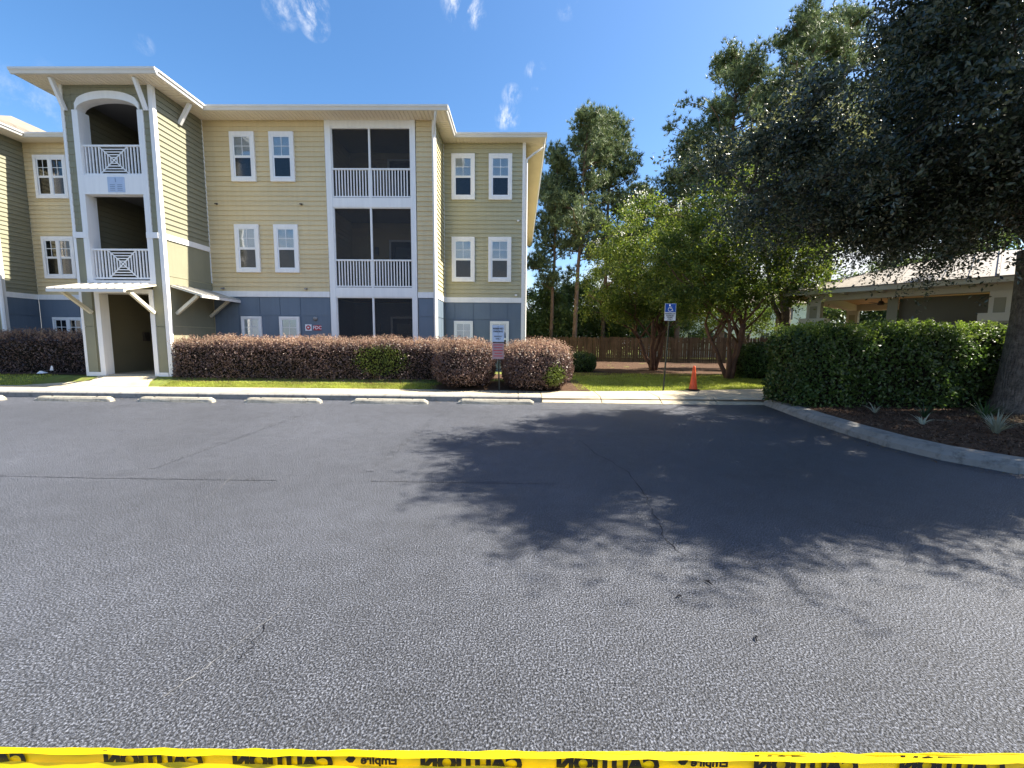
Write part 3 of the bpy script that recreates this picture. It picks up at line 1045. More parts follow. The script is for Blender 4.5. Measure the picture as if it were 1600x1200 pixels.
def window(cx, y, z0, z1, w, trim, double=False, curtain=0.0, upblind=1.0, label=None):
    h = z1 - z0
    key = (round(w, 2), round(h, 2), trim, double)
    if key not in WM:
        WM[key] = frame_mesh(w, h, trim, trim * 1.15, -.055, .034).mesh('window')
    win = ob('window', WM[key], M['trim'], bld, loc=(cx, y - .035, (z0 + z1) / 2))
    win_loc = Vector(win.location)
    iw, ih = w - 2 * trim, h - 2.3 * trim
    units = [0.0] if not double else [-iw / 4 - .012, iw / 4 + .012]
    uw = iw if not double else iw / 2 - .05
    if double:
        sub(win, MB().box(-.06, .06, -.05, -.004, -ih / 2, ih / 2), 'mullion', M['trim'])
    for ux in units:
        mb = MB()
        s = .045
        for (a, b) in ((0.0, ih / 2), (-ih / 2, 0.0)):
            lo = b == 0.0
            f = -.042 if not lo else -.032
            mb.box(ux - uw / 2, ux + uw / 2, f, -.006, b - s * (.8 if lo else 1), b)
            mb.box(ux - uw / 2, ux + uw / 2, f, -.006, a, a + s * (.8 if not lo else 1))
            mb.box(ux - uw / 2, ux - uw / 2 + s, f + .001, -.006, a + s * .8, b - s * .8)
            mb.box(ux + uw / 2 - s, ux + uw / 2, f + .001, -.006, a + s * .8, b - s * .8)
            if not lo:
                mb.box(ux - .009, ux + .009, f + .006, -.018, a + s, b - s)
                mb.box(ux - uw / 2 + s, ux + uw / 2 - s, f + .007, -.019, (a + b) / 2 - .009, (a + b) / 2 + .009)
        sub(win, mb, 'sash', M['vinyl'])
        gw = uw / 2 - s - .009
        for r_ in range(2):
            for c_ in range(2):
                x0 = ux - uw / 2 + s + c_ * (gw + .018)
                zz0 = .004 + s * .8 + r_ * (ih / 4 - s * .55)
                sub(win, MB().box(x0, x0 + gw, -.029, -.026, zz0, zz0 + ih / 4 - s), 'pane', M['glass'])
        sub(win, MB().box(ux - uw / 2 + s, ux + uw / 2 - s, -.024, -.021, -ih / 2 + s, -s * .8), 'pane', M['glass_screen'])
        mb = MB()
        zt = ih / 2 - s
        while zt > (-ih / 2 + s if upblind > .6 else 0.05):
            mb.box(ux - uw / 2 + s * .7, ux + uw / 2 - s * .7, -.017, -.006 - .005, zt - .034, zt - .004)
            zt -= .036
        mb.box(ux - uw / 2 + .02, ux + uw / 2 - .02, -.0085, -.007, -ih / 2 + .02, ih / 2 - .02)
        sub(win, mb, 'blind', M['blind'])
        if curtain:
            mb = MB()
            cw = uw * curtain
            for k in range(4):
                xa = ux - uw / 2 + s + cw * k / 4
                mb.box(xa, xa + cw / 4 * .85, -.020, -.0175, -ih / 2 + s, ih / 2 - s)
            sub(win, mb, 'curtain', M['trim'])
    return win


def sub(parent, mb, name, mat):
    o = mb.build(name, mat)
    o.parent = parent
    return o


for (cx, zz, cur) in ((-9.26, 0, .0), (-7.94, 0, 0), (-9.27, 1, .22), (-7.93, 1, 0)):
    z0, z1 = ((6.80, 8.38), (3.82, 5.41))[zz]
    window(cx, YF, z0, z1, .82, .105, curtain=cur)
window(-9.28, YF, 0.95, 2.33, .69, .055, curtain=.3)
window(-7.95, YF, 0.95, 2.33, .69, .055)
for cx in (-2.105, -.73):
    window(cx, YR, 6.75, 8.37, .86, .11)
    window(cx - .01, YR, 3.77, 5.41, .86, .11)
    window(cx - .01, YR, 0.95, 2.30, .72, .06)
for z0, z1 in ((6.75, 8.30), (3.80, 5.36)):
    window(-17.55, YR, z0, z1, 1.24, .105, double=True, curtain=.25 if z0 < 5 else 0)
window(-17.45, YR, 0.95, 2.33, 1.2, .06, double=True)

# --- balcony bay
BX0, BX1 = -6.5, -3.49
MX = -5.03
mb = MB()
mb.box(BX0, -6.31, YF - .045, YF + .15, 0.2, 8.78)
mb.box(-3.65, BX1, YF - .045, YF + .15, 0.2, 8.78)
mb.box(-6.31, -3.65, YF - .026, YF + .15, 8.55, 8.78)
mb.box(-6.31, -3.65, YF - .026, YF + .15, 6.0, 6.30)
mb.box(-6.31, -3.65, YF - .026, YF + .15, 3.02, 3.34)
mb.build('balcony_surround', M['trim'], bld)
YB = YF + 2.0
w_bal = wallpart(MB().box(BX0, BX1, YB, YB + .15, 0.2, 8.8).box(BX0 - .1, BX0 - .004, YF + .21, YB, 0.2, 8.8).box(BX1 + .004, BX1 + .1, YF + .21, YB, 0.2, 8.8), M['yellow'])
siding_joined([('x', (BX0, BX1, YB, -1), 3.3, 8.5), ('y', (YF + .16, YB, BX0, 1), 3.3, 8.5), ('y', (YF + .16, YB, BX1, -1), 3.3, 8.5)], M['yellow'], w_bal)
MB().box(BX0, BX1, YB - .03, YB - .002, .3, 3.0).box(BX0, BX0 + .02, YF + .16, YB - .03, .3, 3.0).box(BX1 - .02, BX1, YF + .16, YB - .03, .3, 3.0).build('base_panel', M['blue'], w_bal)
for z in (0.22, 3.02, 6.02):
    MB().box(BX0 + .002, BX1 - .002, YF + .152, YB - .03, z, z + .2).build('balcony_floor', M['ceiling'], bld)
MB().box(BX0 + .002, BX1 - .002, YF + .152, YB - .03, 8.58, 8.66).build('balcony_ceiling', M['ceiling'], bld)


def railing(x0, x1, y, z0, z1, step=.098, w=.036):
    r = MB()
    r.box(x0, x1, y - .03, y + .03, z1 - .05, z1)
    r.box(x0, x1, y - .025, y + .025, z0 + .02, z0 + .06)
    r = r.build('railing', M['trim'], bld)
    n = int((x1 - x0) / step)
    me = MB().box(-w / 2, w / 2, -.014, .014, 0, z1 - z0 - .11).mesh('baluster')
    for k in range(1, n):
        ob('baluster', me, M['trim'], r, loc=(x0 + (x1 - x0) * k / n, y, z0 + .06))
    return r


for z0, z1, zt in ((6.30, 7.25, 8.55), (3.34, 4.28, 6.0), (0.42, None, 3.02)):
    sc_ = MB().box(-6.31, MX - .03, YF + .05, YF + .052, z0, zt).build('screen', M['screen'], bld)
    MB().box(MX + .03, -3.65, YF + .05, YF + .052, z0, zt).build('screen', M['screen'], bld)
    MB().box(MX - .03, MX + .03, YF - .012, YF + .07, z0, zt).build('screen_post', M['trim'], bld)
    MB().box(-6.31, -6.275, YF, YF + .07, z0, zt).box(-3.685, -3.65, YF, YF + .07, z0, zt).box(-6.275, -3.685, YF + .001, YF + .069, zt - .035, zt).build('screen_frame', M['trim'], bld)
    if z1:
        railing(-6.275, -3.685, YF + .01, z0, z1)
    zf = z0 - .08
    dr = MB().box(-4.95, -4.05, YB - .07, YB - .021, zf, zf + 2.05).build('balcony_door', M['dark_door'], bld)
    MB().box(-5.03, -4.95, YB - .08, YB - .03, zf, zf + 2.13).box(-4.05, -3.97, YB - .08, YB - .03, zf, zf + 2.13).box(-4.95, -4.05, YB - .079, YB - .03, zf + 2.05, zf + 2.13).build('door_frame', M['trim'], dr)
    MB().box(-4.78, -4.22, YB - .075, YB - .071, zf + .25, zf + 1.85).build('pane', M['glass_screen'], dr)
    MB().box(-4.78, -4.22, YB - .0708, YB - .0702, zf + .25, zf + 1.85).build('door_blind', M['blind'], dr)
    MB().box(-4.86, -4.82, YB - .11, YB - .07, zf + .95, zf + 1.0).build('handle', M['lampgrey'], dr)
    MB().box(-5.55, -5.45, YB - .14, YB - .021, zf + 1.55, zf + 1.85).build('porch_light', M['lampgrey'], bld)

# --- tower with the open breezeway
XP0, XP1 = -12.86, -10.98    # inner edges of the piers
shg = []


def shingle_rows(x0, x1, z0, z1, y, parent, keep=lambda a, b, z: True):
    mb = MB()
    z, row = z0, 0
    while z < z1:
        xx = x0 - (0.1 if row % 2 else 0.0)
        while xx < x1:
            a, b = max(xx, x0), min(xx + .2, x1)
            if b - a > .01 and keep(a, b, z):
                d = .014 + rnd.uniform(0, .006)
                mb.prism([(y, z), (y - d, z), (y - .005, min(z + .19, z1)), (y, min(z + .19, z1))], 'x', a + .003, b - .003)
            xx += .2
        z += .18
        row += 1
    mb.build('shingles', M['sage'], parent, kind='stuff')


ARC_Z0, ARC_Z1 = 8.06, 8.40


def arch_z(x_):
    t = (x_ - (XP0 + XP1) / 2) / ((XP1 - XP0) / 2)
    return ARC_Z0 + (ARC_Z1 - ARC_Z0) * math.sqrt(max(0, 1 - t * t))


mb = MB()
mb.box(XT0, XP0, YT, YT + .22, 0.3, 8.78)
mb.box(XP1, XT1, YT, YT + .22, 0.3, 8.78)
nA = 20
axs = [XP0 + (XP1 - XP0) * k / nA for k in range(nA + 1)]
for a, b in zip(axs[:-1], axs[1:]):
    mb.prism([(a, arch_z(a)), (b, arch_z(b)), (b, 8.78), (a, 8.78)], 'y', YT, YT + .22)
w_front = wallpart(mb, M['sage'])
shingle_rows(XT0 + .05, XP0 - .1, 4.7, 8.78, YT, w_front)
shingle_rows(XP1 + .1, XT1 - .1, 4.7, 8.78, YT, w_front)
shingle_rows(XP0 - .1, XP1 + .1, 8.15, 8.78, YT, w_front, lambda a, b, z: z > arch_z(min(max((a + b) / 2, XP0), XP1)) + .1)
# arch casing
mb = MB()
for a, b in zip(axs[:-1], axs[1:]):
    mb.prism([(a, arch_z(a) - .02), (b, arch_z(b) - .02), (b, arch_z(b) + .19), (a, arch_z(a) + .19)], 'y', YT - .045, YT + .225)
mb.build('arch_casing', M['trim'], bld)
for (z0, z1) in ((5.74, ARC_Z0 + .02), (3.26, 5.74)):
    for xa, xb in ((XP0 - .1, XP0 + .07), (XP1 - .07, XP1 + .1)):
        MB().box(xa, xb, YT - .04, YT + .3, z0 if z0 < 4 else 6.28, z1).build('post_casing', M['trim'], bld)
MB().box(XP0 - .1, XP1 + .1, YT - .042, YT + .2, 5.74, 6.28).build('band_board', M['trim'], bld)
MB().box(XP0 - .1, XP1 + .1, YT - .05, YT + .2, 3.10, 3.26).build('band_board', M['trim'], bld)
# caps of the lower piers
for xa, xb in ((XT0 - .02, XP0 + .07), (XP1 - .07, XT1 - .08)):
    MB().box(xa, xb, YT - .055, YT - .041, 4.49, 4.66).build('belt_board', M['trim'], bld)
    MB().box(xa + .06, xb - .1 if xa < -12 else xb - .02, YT - .03, YT - .002, 1.90, 4.47).build('stucco_panel', M['sage'], w_front)
    MB().box(xa + .06, xb - .1 if xa < -12 else xb - .02, YT - .03, YT - .002, 0.40, 1.88).build('stucco_panel', M['sage'], w_front)
# corner boards of the tower
MB().box(XT1 - .08, XT1 + .042, YT - .035, YT + .09, 0.3, 8.78).build('corner_board', M['trim'], bld)
MB().box(XT0 - .03, XT0 + .05, YT - .036, YT + .09, 0.3, 8.78).build('corner_board', M['trim'], bld)
# door jambs, foot boards
XD0, XD1 = -12.68, -11.10
MB().box(XD0, XD1, YT + .021, YT + .2, 2.88, 3.09).build('stucco_panel', M['sage'], w_front)
MB().box(XD0 - .12, XD0 + .03, YT - .045, YT + .235, 0.38, 2.88).build('post_casing', M['trim'], bld)
MB().box(XD1 - .03, XD1 + .1, YT - .045, YT + .235, 0.38, 2.88).build('post_casing', M['trim'], bld)
MB().box(XD0 - .12, XD1 + .1, YT - .046, YT + .3, 2.88, 3.0).build('door_header', M['trim'], bld)
for xa, xb in ((XT0 + .06, XD0 - .12), (XD1 + .1, XT1 - .09)):
    MB().box(xa, xb, YT - .05, YT - .031, 0.36, 0.50).build('foot_board', M['trim'], bld)
# interior of the breezeway
YI = 22.0
w_in = wallpart(MB().box(XT0 + .13, XT0 + .2, YT + .31, YI, .3, 8.7).box(XT1 - .24, XT1 - .16, YT + .31, YI, .3, 8.7).box(XT0 + .21, XT1 - .25, YI, YI + .1, .3, 8.7), M['olive_shade'])
siding_joined([('y', (YT + .31, YI, XT0 + .2, 1), .42, 8.6), ('y', (YT + .31, YI, XT1 - .24, -1), .42, 8.6)], M['olive_shade'], w_in)
for z in (3.06, 6.06):
    MB().box(XT0 + .21, XT1 - .25, YT + .31, YI, z - .02, z + .16).build('breezeway_floor', M['ceiling'], bld)
MB().box(XT0 + .21, XT1 - .25, YT + .31, YI, 8.5, 8.6).build('breezeway_ceiling', M['ceiling'], bld)
MB().box(XT0 + .21, XT1 - .25, YT + .02, YI, .25, .425).build('breezeway_slab', M['concrete'], bld)
MB().box(-11.6, -11.2, 14.6, 14.9, 5.96, 6.035).build('ceiling_light', M['trim'], bld)
MB().box(XT0 + .22, XT0 + .3, 14.3, 14.5, 1.45, 1.75).build('porch_light', M['brown'], bld)


def fancy_rail(z0, z1):
    x0, x1, y = XP0 + .07, XP1 - .07, YT + .06
    cx, cz = (x0 + x1) / 2, (z0 + z1) / 2 + .02
    rl = MB().box(x0, x1, y - .03, y + .03, z1 - .05, z1).box(x0, x1, y - .026, y + .026, z0 + .03, z0 + .08).build('railing', M['trim'], bld)
    half = .42
    hb = (z1 - z0 - .13) / 2
    me = MB().box(-.018, .018, -.013, .013, z0 + .08, z1 - .05).mesh('baluster')
    for side in (-1, 1):
        xs_ = [half + .005 + k * .098 for k in range(8) if half + k * .098 < (x1 - x0) / 2 - .02]
        for q in xs_:
            ob('baluster', me, M['trim'], rl, loc=(cx + side * q, y, 0))
    zc = (z0 + z1) / 2 + .015
    for k, s in enumerate((.82, .62, .42, .22)):
        w_, h_ = half * s, hb * s
        mb = MB()
        mb.box(cx - w_ - .014, cx + w_ + .014, y - .012, y + .012, zc + h_ - .014, zc + h_ + .014)
        mb.box(cx - w_ - .014, cx + w_ + .014, y - .012, y + .012, zc - h_ - .014, zc - h_ + .014)
        mb.box(cx - w_ - .014, cx - w_ + .014, y - .0121, y + .0121, zc - h_ + .014, zc + h_ - .014)
        mb.box(cx + w_ - .014, cx + w_ + .014, y - .0121, y + .0121, zc - h_ + .014, zc + h_ - .014)
        mb.build('square_bar', M['trim'], rl)
    for sgn in (-1, 1):
        MB().bar((cx - half, y - .004 * sgn, zc - hb * sgn), (cx + half, y - .004 * sgn, zc + hb * sgn), .02, .03).build('diagonal_bar', M['trim'], rl)


fancy_rail(6.27, 7.15)
fancy_rail(3.28, 4.20)

# --- eaves: soffits, gutters, roofs
TX0, TX1, TY0 = -13.97, -10.09, 12.10      # tower eave rectangle
MY0, MX1 = 13.92, -2.39                   # main eave
RY0, RX1 = 15.66, 0.84


def soffit(x0, x1, y0, y1, along, z=ZS):
    """grooved vinyl panels; 'along' is the axis the panel lines run"""
    mb = MB()
    p = .13
    if along == 'y':
        k = x0
        while k < x1 - .01:
            e = min(k + p, x1)
            mb.box(k + .009, e - .009, y0, y1, z - .02, z)
            k += p
    else:
        k = y0
        while k < y1 - .01:
            e = min(k + p, y1)
            mb.box(x0, x1, k + .009, e - .009, z - .02, z)
            k += p
    mb.box(x0, x1, y0, y1, z + .001, z + .012)
    mb.build('soffit', M['soffit'], bld, kind='stuff')


soffit(TX0, TX1, TY0, YT - .001, 'y')
soffit(XT1 + .001, TX1, YT, MY0 - .001, 'x')
soffit(XT1 + .001, MX1, MY0, YF - .001, 'y')
soffit(XB + .001, MX1, YF, RY0 - .001, 'x')
soffit(XB + .001, RX1, RY0, YR - .001, 'y')
soffit(XE + .001, RX1, YR, 32.4, 'x')
soffit(TX0, XT0 - .001, YT, RY0 - .001, 'x')
soffit(XL + .6, XT0 - .001, RY0, YR - .001, 'y')
soffit(XL + .001, XL + .599, 14.37, YR - .001, 'x')
soffit(XL - 9, XL, 14.37, YL - .001, 'y')


def gutter(pts, closed=False):
    """K-style gutter along a polyline (outside on the right of travel)"""
    for a, b in zip(pts[:-1], pts[1:]):
        a3, b3 = Vector((*a, 0)), Vector((*b, 0))
        d = (b3 - a3).normalized()
        o_ = Vector((d.y, -d.x, 0))
        prof = [(0, -.02), (.05, -.02), (.075, .04), (.105, .07), (.11, .12), (.0, .12)]
        vs = [p + o_ * s + Vector((0, 0, ZS + z)) for p in (a3 + d * .001, b3 - d * .001) for s, z in prof]
        n = len(prof)
        fs = [tuple(range(n - 1, -1, -1)), tuple(range(n, 2 * n))] + [(i, (i + 1) % n, n + (i + 1) % n, n + i) for i in range(n)]
        MB().add(vs, fs).build('gutter', M['gutter'], bld)


gutter([(TX0, RY0), (TX0, TY0)])
gutter([(TX0 - .1, TY0), (TX1 + .1, TY0)])
gutter([(TX1, TY0), (TX1, MY0 - .11)])
gutter([(TX1 + .002, MY0), (MX1 + .1, MY0)])
gutter([(MX1, MY0), (MX1, RY0 - .11)])
gutter([(MX1 + .002, RY0), (RX1 + .1, RY0)])
gutter([(RX1, RY0), (RX1, 32.4)])
gutter([(XL + .602, RY0), (TX0 - .11, RY0)])
gutter([(XL + .6, 14.37), (XL + .6, RY0 - .11)])
gutter([(XL - 9, 14.37), (XL + .7, 14.37)])


def hip_roof(x0, x1, y0, y1, z, pitch=0.45, thick=.02):
    w = min(x1 - x0, y1 - y0) / 2
    h = w * pitch
    if (x1 - x0) < (y1 - y0):
        A, B = ((x0 + x1) / 2, y0 + w), ((x0 + x1) / 2, y1 - w)
    else:
        A, B = (x0 + w, (y0 + y1) / 2), (x1 - w, (y0 + y1) / 2)
    vs = [(x0, y0, z), (x1, y0, z), (x1, y1, z), (x0, y1, z), (A[0], A[1], z + h), (B[0], B[1], z + h)]
    if (x1 - x0) < (y1 - y0):
        fs = [(0, 1, 4), (1, 2, 5, 4), (2, 3, 5), (3, 0, 4, 5), (3, 2, 1, 0)]
    else:
        fs = [(0, 1, 5, 4), (1, 2, 5), (2, 3, 4, 5), (3, 0, 4), (3, 2, 1, 0)]
    return MB().add(vs, fs)


hip_roof(TX0 + .01, TX1 - .01, TY0 + .01, 24, ZS + .125).build('roof', M['shingle'], bld)
hip_roof(-14, MX1 - .01, MY0 + .01, 30, ZS + .117).build('roof', M['shingle'], bld)
hip_roof(-6, RX1 - .01, RY0 + .01, 32.3, ZS + .121).build('roof', M['shingle'], bld)
hip_roof(-24, -12, RY0 + .01, 30, ZS + .123).build('roof', M['shingle'], bld)
hip_roof(XL - 12, XL + .59, 14.38, 30, ZS + .119, 0.5).build('roof', M['shingle'], bld)
# courses of shingles and a vent cap that show over the left eave
mb = MB()
for k in range(14):
    xa = XL + .59 - k * .14
    za = ZS + .122 + k * .14 * .5
    q = 14.39 + k * .14
    while q < 22:
        e = q + .25 + rnd.uniform(0, .12)
        t = .006 + rnd.uniform(0, .012)
        mb.add([(xa, q, za + t), (xa, e - .006, za + t), (xa - .15, e - .006, za + .077 + t), (xa - .15, q, za + .077 + t), (xa, q, za - .01), (xa, e - .006, za - .01)], [(0, 1, 2, 3), (4, 5, 1, 0)])
        q = e
mb.build('roof_shingles', M['shingle'], bld, kind='stuff')
MB().box(-16.4, -14.6, 16.4, 16.6, 9.1, 9.22).build('roof_vent', M['brown'], bld)
MB().box(-15.1, -14.92, 16.2, 16.3, 9.05, 9.28).build('vent_pipe', M['trim'], bld)
MB().tube([(-4.9, 15.0, 9.1), (-4.9, 15.0, 9.5)], [.04, .04], 8).build('vent_pipe', M['gutter'], bld)
# eave brackets
for (p, q) in (((-13.13, YT - .05, 8.05), (-13.13, TY0 + .12, 8.76)), ((-10.76, YT - .05, 8.05), (-10.76, TY0 + .12, 8.76)),
               ((XT1 + .04, 13.5, 8.15), (TX1 - .12, 13.5, 8.76))):
    MB().bar(p, q, .085, .1).build('eave_bracket', M['trim'], bld)
# downspouts
MB().tube([(MX1 - .3, MY0 + .02, ZS), (MX1 - .33, MY0 + .06, ZS - .12), (XB - .0, YF - .14, ZS - .5), (XB - .015, YF - .1, ZS - .65), (XB - .015, YF - .085, 4), (XB - .015, YF - .085, .4)], [.045] * 6, 6).build('downspout', M['gutter'], bld)
MB().tube([(RX1 + .03, RY0 + .5, ZS), (RX1 + .01, RY0 + .5, ZS - .12), (XE + .32, YR - .06, ZS - .42), (XE + .08, YR - .07, ZS - .62), (XE + .075, YR - .07, ZS - .8), (XE + .075, YR - .07, .4)], [.04] * 6, 6).build('downspout', M['gutter'], bld)
MB().tube([(XL + .09, YL - .09, ZS), (XL + .09, YL - .09, .4)], [.045] * 2, 6).build('downspout', M['gutter'], bld)

# --- standing seam awnings


def awning(p_back0, p_back1, drop, out_v, nseam, name='awning'):
    """sheet of pans between two back points, falling by drop along out_v"""
    a, b = Vector(p_back0), Vector(p_back1)
    o_ = Vector(out_v)
    w = (b - a)
    aw = MB()
    e0, e1 = a + o_ - Vector((0, 0, drop)), b + o_ - Vector((0, 0, drop))
    un = Vector((0, 0, -.06))
    aw.add([a + un, b + un, e1 + un, e0 + un, a + un * .25, b + un * .25, e1 + un * .25, e0 + un * .25],
           [(0, 1, 2, 3), (7, 6, 5, 4), (0, 4, 5, 1), (1, 5, 6, 2), (2, 6, 7, 3), (3, 7, 4, 0)])
    aw = aw.build(name, M['pav_trim'], bld)
    upv = (e0 - a).cross(w)
    upv = upv.normalized()
    if upv.z < 0:
        upv = -upv
    for k in range(nseam):
        f0, f1 = k / nseam, (k + 1) / nseam
        q = [a + w * f0, a + w * f1, e0 + w * f1, e0 + w * f0]
        lip = o_.normalized() * .03 - Vector((0, 0, .012))
        q[2] = q[2] + lip
        q[3] = q[3] + lip
        dx = w.normalized()
        h = upv * .035
        lo = [q[0], q[0] + dx * .02 + h * 0, q[1], q[2], q[3]]
        mb = MB()
        ri = dx * .018
        t0, t1, t2, t3 = q[0], q[1], q[2], q[3]
        mb.add([t0 + h, t0 + ri + h, t0 + ri, t1 - ri * .1, t3 + h, t3 + ri + h, t3 + ri, t2 - ri * .1, t0, t3],
               [(0, 1, 5, 4), (1, 2, 6, 5), (2, 3, 7, 6), (8, 0, 4, 9), (9, 4, 5, 6)])
        mb.build('roof_pan', M['tin'], aw)
    return aw, e0, e1


aw, e0, e1 = awning((-13.02, YT - .045, 3.16), (-10.86, YT - .045, 3.16), .26, (0, -1.05, 0), 9)
MB().box(-13.03, -10.85, YT - 1.13, YT - 1.08, 2.80, 2.88).build('awning_gutter', M['gutter'], aw)
MB().bar((-12.9, YT - .07, 2.30), (-12.9, YT - .85, 2.86), .085, .09).build('awning_bracket', M['pav_trim'], aw)
MB().bar((-10.98, YT - .07, 2.30), (-10.98, YT - .85, 2.86), .085, .09).build('awning_bracket', M['pav_trim'], aw)
aw, e0, e1 = awning((XT1 + .015, YF - .03, 3.17), (XT1 + .015, YT + .12, 3.17), .28, (.92, 0, 0), 7)
MB().box(XT1 + .94, XT1 + .99, YT + .12, YF - .03, 2.79, 2.87).build('awning_gutter', M['gutter'], aw)
MB().bar((XT1 + .03, 12.88, 2.30), (XT1 + .72, 12.88, 2.86), .08, .09).build('awning_bracket', M['pav_trim'], aw)
MB().bar((XT1 + .03, 14.3, 2.30), (XT1 + .72, 14.3, 2.86), .08, .09).build('awning_bracket', M['pav_trim'], aw)


# --- small fixtures on the walls
def fixture(x_, y_, z_, mat, s=.06):
    y_ -= .012
    mb = MB()
    mb.box(x_ - s * .6, x_ + s * .6, y_ - .02, y_ - .001, z_ - s * .6, z_ + s * .6)
    mb.prism([(y_ - .02, z_ + s * .5), (y_ - .02 - s * 1.6, z_ + s * .1), (y_ - .02 - s * 1.6, z_ - s * .6), (y_ - .02, z_ - s * .3)], 'x', x_ - s * .8, x_ + s * .8)
    return mb.build('wall_fixture', mat, bld)


fixture(-7.36, YF - .02, 6.08, M['brown'], .045)
fixture(-10.25, YF - .02, 6.08, M['brown'], .04)
fixture(-10.2, YF - .02, 3.28, M['lampgrey'], .05)
fixture(-7.32, YF - .02, 3.28, M['lampgrey'], .05)
fixture(-.06, YR - .02, 6.0, M['trim'], .055)
fixture(-.12, YR - .02, 3.28, M['trim'], .055)
MB().lathe([(.0, .0), (.04, .005), (.065, .03), (.075, .06), (.078, .1)], 14).build('dome_lamp', M['lampgrey'], bld, loc=(-7.05, YF - .11, 2.27), rot=(-math.pi / 2, 0, 0), smooth=True)

# ================================================================== SIGNS
# fire department connection sign
sg = thing('fire_sign', 'red FDC sign on the blue wall right of the small round emblem', 'sign', (-7.0, YF - .025, 1.96))
MB().box(-7.13, -6.86, YF - .034, YF - .0205, 1.87, 2.04).build('sign_plate', M['red'], sg)
ob('lettering', text_mesh('FDC', .16, .003), M['signwhite'], sg, loc=(-6.995, YF - .034, 1.955), rot=FACE_CAM)
sg = thing('emblem_sign', 'square white plate with a red round emblem on the blue wall', 'sign', (-7.31, YF - .025, 1.96))
MB().box(-7.42, -7.2, YF - .032, YF - .0205, 1.85, 2.07).build('sign_plate', M['signwhite'], sg)
MB().lathe([(.082, 0), (.082, .003)], 20).build('emblem', M['red'], sg, loc=(-7.31, YF - .032, 1.96), rot=(math.pi / 2, 0, 0))
MB().prism([(-.045, .02), (.045, .02), (.02, -.03), (-.02, -.03)], 'y', -.001, .001).build('emblem_centre', M['signwhite'], sg, loc=(-7.31, YF - .037, 1.965))
# building number plate
sg = thing('number_plate', 'pale blue building number plate with a 1 on the white band of the tower', 'sign', (-11.82, YT - .05, 5.8))
MB().box(-12.07, -11.57, YT - .056, YT - .043, 5.79, 6.22).build('sign_plate', M['signpale'], sg)
ob('lettering', text_mesh('1', .17, .002), M['inkgrey'], sg, loc=(-11.83, YT - .058, 6.13), rot=FACE_CAM)
mb = MB()
for r_ in range(4):
    for c_ in (-1, 1):
        mb.box(-11.82 + c_ * .11 - .075, -11.82 + c_ * .11 + .075, YT - .0585, YT - .0562, 5.84 + r_ * .05, 5.858 + r_ * .05)
mb.build('printed_lines', M['inkgrey'], sg)
# reserved parking sign between the bushes
SX, SY = -.56, 11.42
sg = thing('parking_sign', 'small pale blue reserved parking sign on a post between two purple bushes', 'sign', (SX, SY, .25))
MB().bar((SX + .03, SY + .03, .15), (SX + .0, SY + .02, 1.95), .05, .03).build('post', M['post'], sg)
MB().box(SX - .16, SX + .16, SY - .006, SY, 1.52, 1.97).build('sign_plate', M['signpale'], sg)
for t, z, s, b in (('RESERVED', 1.875, .062, .0022), ('PARKING', 1.80, .062, .0022), ('RESIDENT', 1.665, .05, .0008), ('ONLY', 1.60, .05, .0015)):
    ob('lettering', text_mesh(t, s, b), M['ink'], sg, loc=(SX, SY - .008, z), rot=FACE_CAM)
lower = MB().box(SX - .16, SX + .16, SY - .006, SY, 1.05, 1.49).build('sign_plate', M['sign_shade'], sg, label='white lower plate with red print, shade painted in mauve')
for k, wd in enumerate((.26, .22, .26, .2, .24)):
    MB().box(SX - wd / 2, SX + wd / 2, SY - .008, SY - .0065, 1.425 - k * .075, 1.445 - k * .075).build('printed_bar', M['red'], sg)
# accessible parking sign
HX, HY = 4.17, 11.85
sg = thing('accessible_parking_sign', 'blue and white wheelchair parking sign on a dark green post at the lawn edge', 'sign', (HX, HY, .18))
pm = MB().bar((HX - .03, HY + .03, .1), (HX + .06, HY + .025, 2.55), .055, .03).build('post', M['post'], sg)
HXs = HX + .06
MB().box(HXs - .155, HXs + .155, HY - .004, HY + .004, 2.15, 2.62).build('sign_plate', M['signwhite'], sg)
MB().box(HXs - .145, HXs + .145, HY - .0065, HY - .0045, 2.385, 2.61).build('blue_field', M['signblue'], sg)
mb = MB()
q = (HXs - .01, HY - .009, 2.49)
arc = [(q[0] + .055 * math.cos(t), q[1], q[2] - .03 + .055 * math.sin(t)) for t in [math.radians(a) for a in range(100, 400, 20)]]
mb.tube(arc, [.009] * len(arc), 5)
mb.bar((q[0] - .012, q[1], q[2] + .06), (q[0] - .005, q[1], q[2]), .02)
mb.bar((q[0] - .005, q[1], q[2]), (q[0] + .05, q[1], q[2] - .005), .018)
mb.bar((q[0] + .05, q[1], q[2] - .005), (q[0] + .075, q[1], q[2] - .07), .018)
mb.bar((q[0] - .01, q[1], q[2] + .035), (q[0] + .045, q[1], q[2] + .03), .014)
mb.lathe([(.0, -.016), (.016, 0), (.0, .016)], 8, (q[0] - .015, q[1], q[2] + .085))
mb.build('wheelchair_symbol', M['signwhite'], sg)
for t, z in (('PARKING BY', 2.34), ('DISABLED', 2.29), ('PERMIT', 2.24), ('ONLY', 2.19)):
    ob('lettering', text_mesh(t, .052, .001), M['ink'], sg, loc=(HXs, HY - .006, z), rot=FACE_CAM)

# ================================================================== TRAFFIC CONE
cn = thing('traffic_cone', 'faded orange traffic cone on a black base beside the sidewalk', 'cone', (5.02, 11.95, .185))
MB().lathe([(.115, .03), (.11, .05), (.034, .66), (.030, .69), (.022, .695)], 20).build('cone_body', M['cone'], cn, local=True, smooth=True)
MB().box(-.15, .15, -.15, .15, 0, .032).build('base', M['rubber'], cn, local=True)

